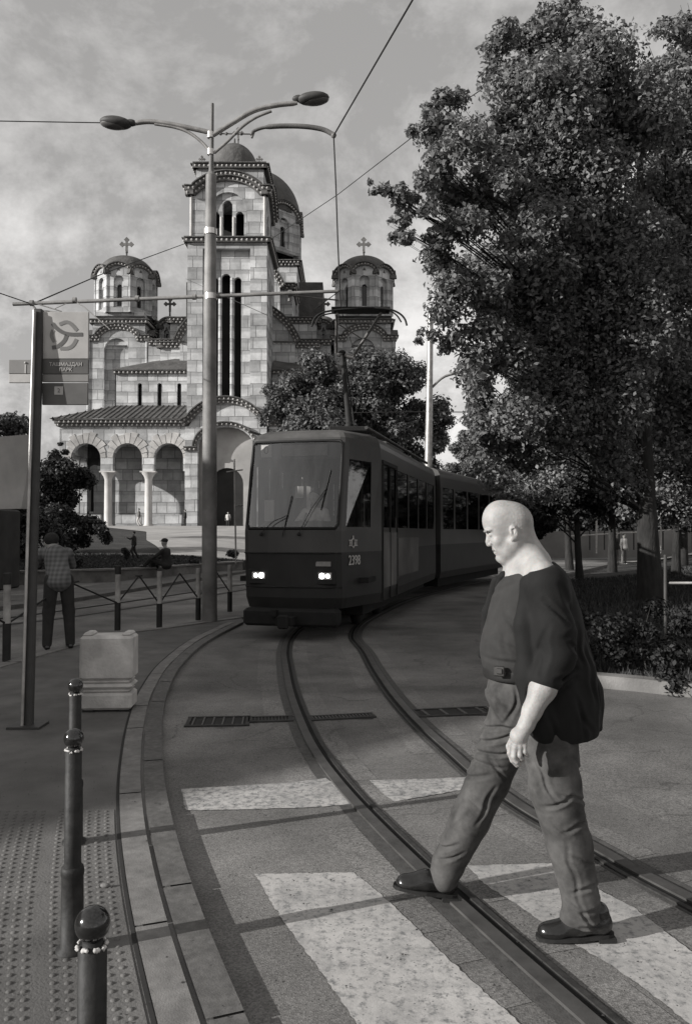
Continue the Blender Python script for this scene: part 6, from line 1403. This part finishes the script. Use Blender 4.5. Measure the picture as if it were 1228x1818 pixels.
# sleeve, pushed up at the elbow
J1.cone(H(966,1040,nS-0.01), H(985,1120,nS-0.04), 0.076, 0.071, 0.04); J1.cone(H(985,1120,nS-0.04), H(990,1165,nS-0.052), 0.071, 0.066, 0.03); J1.cone(H(990,1165,nS-0.052), H(968,1206,nS-0.064), 0.066, 0.060, 0.02)
J1.plane(H(968,1301), (0.03,0,-1), 0)
J1.plane(H(960,1000), (-0.30,0,0.95), 0)
J1.cone(H(936,970), H(942,1006), 0.068, 0.076, 0.006, 's')
JC1 = creases([(1003,1172,955,1188,1.2),(965,1118,992,1100,0.5),(938,1058,975,1092,0.9),(962,1028,990,1078,0.7),(1000,1100,1012,1180,0.8),(1020,1120,1036,1240,0.9),(990,1220,1030,1285,0.8),(1046,1180,1055,1290,0.8),(943,1228,965,1298,0.8),(1000,1190,965,1204,1),(975,1120,1000,1150,0.8),(940,1100,932,1180,0.7),(1010,1250,1012,1300,0.7)], 0.008, 0.0095)
fo2 = folds(0.0025, 9, 15, 2.1)
def jd(P): return fo2(P)+JC1(P)
S_cut = H(967,1208,nS-0.066)
Vj = None
# sleeve end cut only near the forearm: carve it with a thick capsule along the forearm
J1.cone(H(958,1232,nS-0.070), H(944,1262,nS-0.08), 0.050, 0.05, 0.004, 's')
person_part('jacket', J1, 0.0055, 'jacket', man, jd, 1)
J2 = SDF(); J2.cone(H(955,1045,fS), H(1005,1145,fS+0.03), 0.066, 0.060, 0.03); J2.cone(H(1005,1145,fS+0.03), H(1043,1262,fS+0.05), 0.060, 0.052, 0.03); J2.cone(H(1046,1262,fS+0.05), H(1048,1318,fS+0.05), 0.055, 0.05, 0.02); J2.plane(H(1046,1326), (0.1,0,-1), 0); person_part('far_sleeve', J2, 0.006, 'jacket', man, jd)
# collar
b = SDF(); b.cone(H(893,1022,-0.02), H(884,1040,0.02), 0.018, 0.014, 0.01); b.cone(H(893,1022,-0.02), H(905,1010,0.05), 0.016, 0.014, 0.01); person_part('collar', b, 0.005, 'jacket', man)
# shoes
def shoe(heel, toe, rise, y):
    h = np.array(heel); t = np.array(toe); d = t-h; L = np.linalg.norm(d); u = d/L; up = np.array([-u[2],0,u[0]])*(-1 if u[0] < 0 else 1); up = up if up[2] > 0 else -up
    s = SDF(); s.cone(h+u*0.05+up*0.045, h+u*0.15+up*0.05, 0.040, 0.040, 0.03); s.cone(h+u*0.15+up*0.045, h+u*(L-0.045)+up*0.030, 0.042, 0.030, 0.03); s.cone(h+u*0.05+up*0.06, h+u*0.055+up*0.095, 0.040, 0.038, 0.02); s.ell(h+u*(L-0.075)+up*0.028, (0.062,0.046,0.028), 0.02)
    s.plane(h+up*0.012, -up, 0); person_part('shoe', s, 0.004, 'shoe', man)
    b = MB(); R = Matrix((Vector(u), Vector((0,1,0)), Vector(u).cross(Vector((0,1,0))))).transposed(); n = 20; prof = []
    for i in range(n):
        a = 2*pi*i/n; x = L/2+L/2*cos(a)*1.0; w = (0.046 if cos(a) > -0.2 else 0.038)*(1-0.0*cos(a)); prof.append((x, w*(1 if sin(a) > 0 else -1)*abs(sin(a))**0.55))
    vs = [Vector(h)+Vector(u)*x+Vector((0,y_,0))+Vector(up)*z for z in (0.0,0.014) for x, y_ in prof]; b.add(vs, [list(range(n)), list(range(n,2*n))]+[[i,(i+1)%n,n+(i+1)%n,n+i] for i in range(n)])
    hb = [Vector(h)+Vector(u)*x+Vector((0,y_,0))+Vector(up)*z for z in (-0.018,0.001) for x, y_ in ((0.0,-0.034),(0.07,-0.036),(0.07,0.036),(0.0,0.034))]; b.add(hb, [[0,1,2,3],[4,5,6,7],[0,1,5,4],[1,2,6,5],[2,3,7,6],[3,0,4,7]]); b.build('sole','sole',man)
yb = MY+nS+0.02
shoe(v3(Vector((G(1080,1655).x*1.0, yb, 0.02))), v3(Vector((at(950,1650,yb).x, yb, 0.006))), 0, 0)
yf = MY+fS-0.02
shoe(v3(at(812,1592,yf)), v3(at(697,1574,yf)), 0, 0)

# ---- generic smaller people, posed by joints (metres, local, facing given by yaw)
def figure(loc, yaw, J, mats, label, cat='person', vox=0.012, k=1.0, hairy=True, hat=False, group=None, parent=None):
    """J: dict of joints in a local frame (x forward, y left, z up)"""
    R = Matrix.Rotation(yaw, 3, 'Z'); loc = Vector(loc); root = parent if parent is not None else empty('person', loc, label, cat, group)
    q = lambda p: tuple(loc+R @ (Vector(p)*k)); r = lambda v: v*k
    hd = Vector(J['head']); nk = Vector(J['neck']); pv = Vector(J['pelvis']); ch = nk.lerp(pv, 0.32); hipw = 0.09; shw = 0.17
    S = SDF(); S.ell(q(hd+Vector((0,0,0.03))),(r(0.095),r(0.078),r(0.10)),r(0.03)); S.ell(q(hd+Vector((0.03,0,-0.05))),(r(0.06),r(0.055),r(0.06)),r(0.03)); S.ell(q(hd+Vector((0.10,0,-0.01))),(r(0.018),r(0.014),r(0.022)),r(0.01))
    for s in (-1,1): S.ell(q(hd+Vector((0,s*0.08,-0.01))),(r(0.02),r(0.012),r(0.03)),r(0.01))
    S.cone(q(hd+Vector((-0.01,0,-0.05))),q(nk),r(0.055),r(0.06),r(0.03))
    sd = {}
    for nm, s in (('l',1),('r',-1)):
        shp = nk+Vector((0,s*shw,-0.06)); hp = pv+Vector((0,s*hipw,0)); sd[nm] = (shp,hp); S.chain([q(shp),q(J['elb'+nm]),q(J['wri'+nm])],[r(0.05),r(0.038),r(0.026)],r(0.02)); w = Vector(J['wri'+nm]); d = (w-Vector(J['elb'+nm])).normalized()
        S.ell(q(w+d*0.05),(r(0.035),)*3,r(0.015))
        for f in range(4): o = Vector((0.0,(f-1.5)*0.018,0)); S.cone(q(w+d*0.07+o),q(w+d*0.14+o+Vector((0.01,0,0))),r(0.010),r(0.008),r(0.004))
        S.cone(q(w+d*0.04),q(w+d*0.09+Vector((0.03,0,0))),r(0.011),r(0.009),r(0.006))
        S.chain([q(hp),q(J['kne'+nm]),q(J['ank'+nm])],[r(0.075),r(0.05),r(0.036)],r(0.03))
    S.cone(q(ch),q(pv),r(0.12),r(0.11),r(0.05)); person_part('body', S, vox, 'skin', root, None, 1)
    C = SDF(); C.ell(q(ch+Vector((0,0,0.02))),(r(0.13),r(0.19),r(0.17)),r(0.05)); C.cone(q(ch),q(pv),r(0.145),r(0.165),r(0.06)); C.ell(q(pv+Vector((0,0,-0.03))),(r(0.15),r(0.19),r(0.10)),r(0.04))
    for nm, s in (('l',1),('r',-1)):
        shp, hp = sd[nm]; e = Vector(J['elb'+nm]); w = Vector(J['wri'+nm]); C.cone(q(nk+Vector((0,0,-0.05))),q(shp),r(0.07),r(0.07),r(0.04)); C.cone(q(shp),q(e),r(0.072),r(0.055),r(0.03)); 
        if mats.get('long', True): C.cone(q(e),q(e.lerp(w,0.95)),r(0.055),r(0.04),r(0.02))
    person_part('jacket' if mats.get('long',True) else 'shirt', C, vox, mats['top'], root, None, 1)
    T = SDF(); T.ell(q(pv),(r(0.125),r(0.17),r(0.12)),r(0.05))
    for nm in 'lr':
        shp, hp = sd[nm]; T.chain([q(hp),q(J['kne'+nm]),q(J['ank'+nm])],[r(0.10),r(0.078),r(0.062)],r(0.03))
    person_part('trousers', T, vox, mats['leg'], root, None, 1)
    for nm in 'lr':
        a = Vector(J['ank'+nm]); f = Vector(J.get('toe'+nm, a+Vector((0.18,0,-0.05)))); s = SDF(); s.cone(q(a+Vector((-0.03,0,-0.045))),q(a.lerp(f,0.6)+Vector((0,0,-0.01))),r(0.04),r(0.04),r(0.02)); s.cone(q(a.lerp(f,0.6)),q(f),r(0.042),r(0.028),r(0.02)); person_part('shoe', s, vox, 'shoe', root, None, 1)
    if hairy:
        s = SDF(); s.ell(q(hd+Vector((-0.02,0,0.05))),(r(0.10),r(0.088),r(0.095)),r(0.02)); s.ell(q(hd+Vector((0.08,0,-0.03))),(r(0.07),r(0.1),r(0.075)),r(0.01),'s'); person_part('hair', s, vox*0.8, mats.get('hair','hair_dark'), root, None, 1)
    if hat:
        s = SDF(); s.ell(q(hd+Vector((-0.01,0,0.085))),(r(0.11),r(0.10),r(0.075)),r(0.02)); s.ell(q(hd+Vector((0.10,0,0.065))),(r(0.08),r(0.08),r(0.014)),r(0.01)); person_part('cap', s, vox*0.8, 'cloth_dark', root, None, 1)
    return root
stand = dict(head=(0.02,0,1.62),neck=(0,0,1.46),pelvis=(0,0,0.95),elbl=(-0.03,0.24,1.12),elbr=(-0.03,-0.24,1.12),wril=(0.05,0.26,0.87),wrir=(0.05,-0.26,0.87),knel=(0.03,0.1,0.5),kner=(0.0,-0.1,0.5),ankl=(0,0.11,0.08),ankr=(-0.02,-0.11,0.08))
def pose(**kw): d = dict(stand); d.update(kw); return d
# checked shirt material
mc = mat('checked_shirt', 0.10, 0.9, 0.1, 8); t = mc.node_tree; p = [n for n in t.nodes if n.type == 'BSDF_PRINCIPLED'][0]; tcn = [n for n in t.nodes if n.type == 'TEX_COORD'][0]
s_ = N(t,'ShaderNodeSeparateXYZ'); t.links.new(tcn.outputs['Object'], s_.inputs[0]); prev = None
for ax in (0,2):
    m1 = N(t,'ShaderNodeMath',operation='MULTIPLY'); t.links.new(s_.outputs[ax], m1.inputs[0]); m1.inputs[1].default_value = 105; m2 = N(t,'ShaderNodeMath',operation='SINE'); t.links.new(m1.outputs[0], m2.inputs[0]); m3_ = N(t,'ShaderNodeMath',operation='MULTIPLY_ADD'); t.links.new(m2.outputs[0], m3_.inputs[0]); m3_.inputs[1].default_value = 0.022; m3_.inputs[2].default_value = 0.06
    if prev is None: prev = m3_
    else: ad = N(t,'ShaderNodeMath',operation='ADD'); t.links.new(prev.outputs[0], ad.inputs[0]); t.links.new(m3_.outputs[0], ad.inputs[1]); cc = N(t,'ShaderNodeCombineColor'); [t.links.new(ad.outputs[0], cc.inputs[i]) for i in range(3)]; t.links.new(cc.outputs[0], p.inputs['Base Color'])
gL = G(103,1152,KZ); figure(gL, radians(118), pose(head=(0.34,0.05,1.42),neck=(0.22,0.02,1.34),pelvis=(-0.05,0,0.93),elbl=(0.42,0.22,1.12),elbr=(0.38,-0.24,1.10),wril=(0.60,0.14,1.16),wrir=(0.58,-0.14,1.14),knel=(0.0,0.12,0.5),kner=(0.02,-0.14,0.5),ankl=(-0.02,0.14,0.08),ankr=(0.0,-0.16,0.08)), dict(top='checked_shirt',leg='cloth_dark',long=False), 'man in checked shirt and dark trousers bending forward beside the stop post', vox=0.011, k=1.0)
gs = at(292,1006,26.6); gs.z = 0.40; figure(gs-Vector((0,0,0.42)), radians(165), pose(head=(0.0,0,1.20),neck=(-0.04,0,1.02),pelvis=(-0.08,0,0.52),elbl=(0.18,0.26,0.78),elbr=(0.18,-0.26,0.78),wril=(0.36,0.14,0.70),wrir=(0.36,-0.14,0.70),knel=(0.40,0.12,0.70),kner=(0.42,-0.12,0.62),ankl=(0.62,0.12,0.50),ankr=(0.55,-0.12,0.48)), dict(top='cloth_dark',leg='cloth_dark'), 'person in dark clothes and cap sitting on the garden wall', vox=0.02, hat=True, hairy=False, k=1.05)
gc = at(238,1002,31); gc.z = hz(gc.x,gc.y); figure(gc, radians(200), pose(elbr=(0.20,-0.22,1.25),wrir=(0.42,-0.24,1.35),knel=(0.16,0.1,0.52),kner=(-0.05,-0.1,0.5),ankr=(-0.28,-0.1,0.12)), dict(top='cloth_dark',leg='cloth_dark'), 'child walking on the grass behind the low wall', vox=0.025, k=0.62)
gd = Vector((cx(405,83.5),83.5,2.0)); figure(gd, radians(-90), pose(), dict(top='cloth_pale',leg='cloth_dark',long=False), 'person in a pale shirt standing in the church doorway', vox=0.035, k=1.0)
ge = Vector((cx(329,82.0),82.0,hz(cx(329,82.0),82.0))); figure(ge, radians(180), pose(), dict(top='cloth_dark',leg='cloth_dark'), 'dark clothed person walking past the porch pier', vox=0.035)
gf = Vector((cx(247,78.0),78.0,hz(cx(247,78.0),78.0))); figure(gf, radians(190), pose(knel=(0.16,0.1,0.52),ankr=(-0.2,-0.1,0.12)), dict(top='cloth_mid',leg='cloth_pale'), 'person with pale trousers walking in front of the porch columns', vox=0.035)
for px, mt_, lab, Y in ((1092,'cloth_dark','dark clothed person standing in the lit street gap',41.5),(1106,'cloth_pale','pale clothed person beside another in the lit street gap',41.0)):
    g_ = Vector((cx(px,Y),Y,hz(cx(px,Y),Y))); figure(g_, radians(-60), pose(), dict(top=mt_,leg='cloth_mid'), lab, vox=0.025, k=0.9)
# driver in the tram cab
dl = TM @ Vector((0.08,0.98,0.95)); figure(dl, radians(-90)-th, pose(head=(0.02,0,1.26),neck=(-0.02,0,1.08),pelvis=(-0.08,0,0.55),elbl=(0.15,0.28,0.82),elbr=(0.15,-0.28,0.82),wril=(0.36,0.16,0.86),wrir=(0.36,-0.16,0.86),knel=(0.34,0.14,0.56),kner=(0.34,-0.14,0.56),ankl=(0.38,0.14,0.12),ankr=(0.38,-0.14,0.12)), dict(top='cloth_pale',leg='cloth_dark',long=False), 'driver in a pale shirt sitting behind the tram windscreen', vox=0.014, k=0.95)
# loose leaves and grit on the road, things too many to count
rg = np.random.default_rng(11); n = 1500; x = rg.uniform(-2.2,3.2,n); y = rg.uniform(2.2,9,n); a = rg.uniform(0,2*pi,n); s = rg.uniform(0.002,0.007,n)
z = np.where(x < np.interp(y,[p.y for p in K[::-1]][::-1] if K[0].y < K[-1].y else [p.y for p in K][::-1],[p.x for p in K] if K[0].y < K[-1].y else [p.x for p in K][::-1]), KZ+0.008, 0.008)
V = np.stack([np.stack([x+s*np.cos(a+k*pi/2),y+s*np.sin(a+k*pi/2),z+0.003*(k%2)],-1) for k in range(4)],1).reshape(-1,3)
mat('grit_mat', 0.05, 0.9, 0.6, 50); tag(rawmesh('grit',V,np.arange(4*n).reshape(n,4),'grit_mat'),kind='stuff')
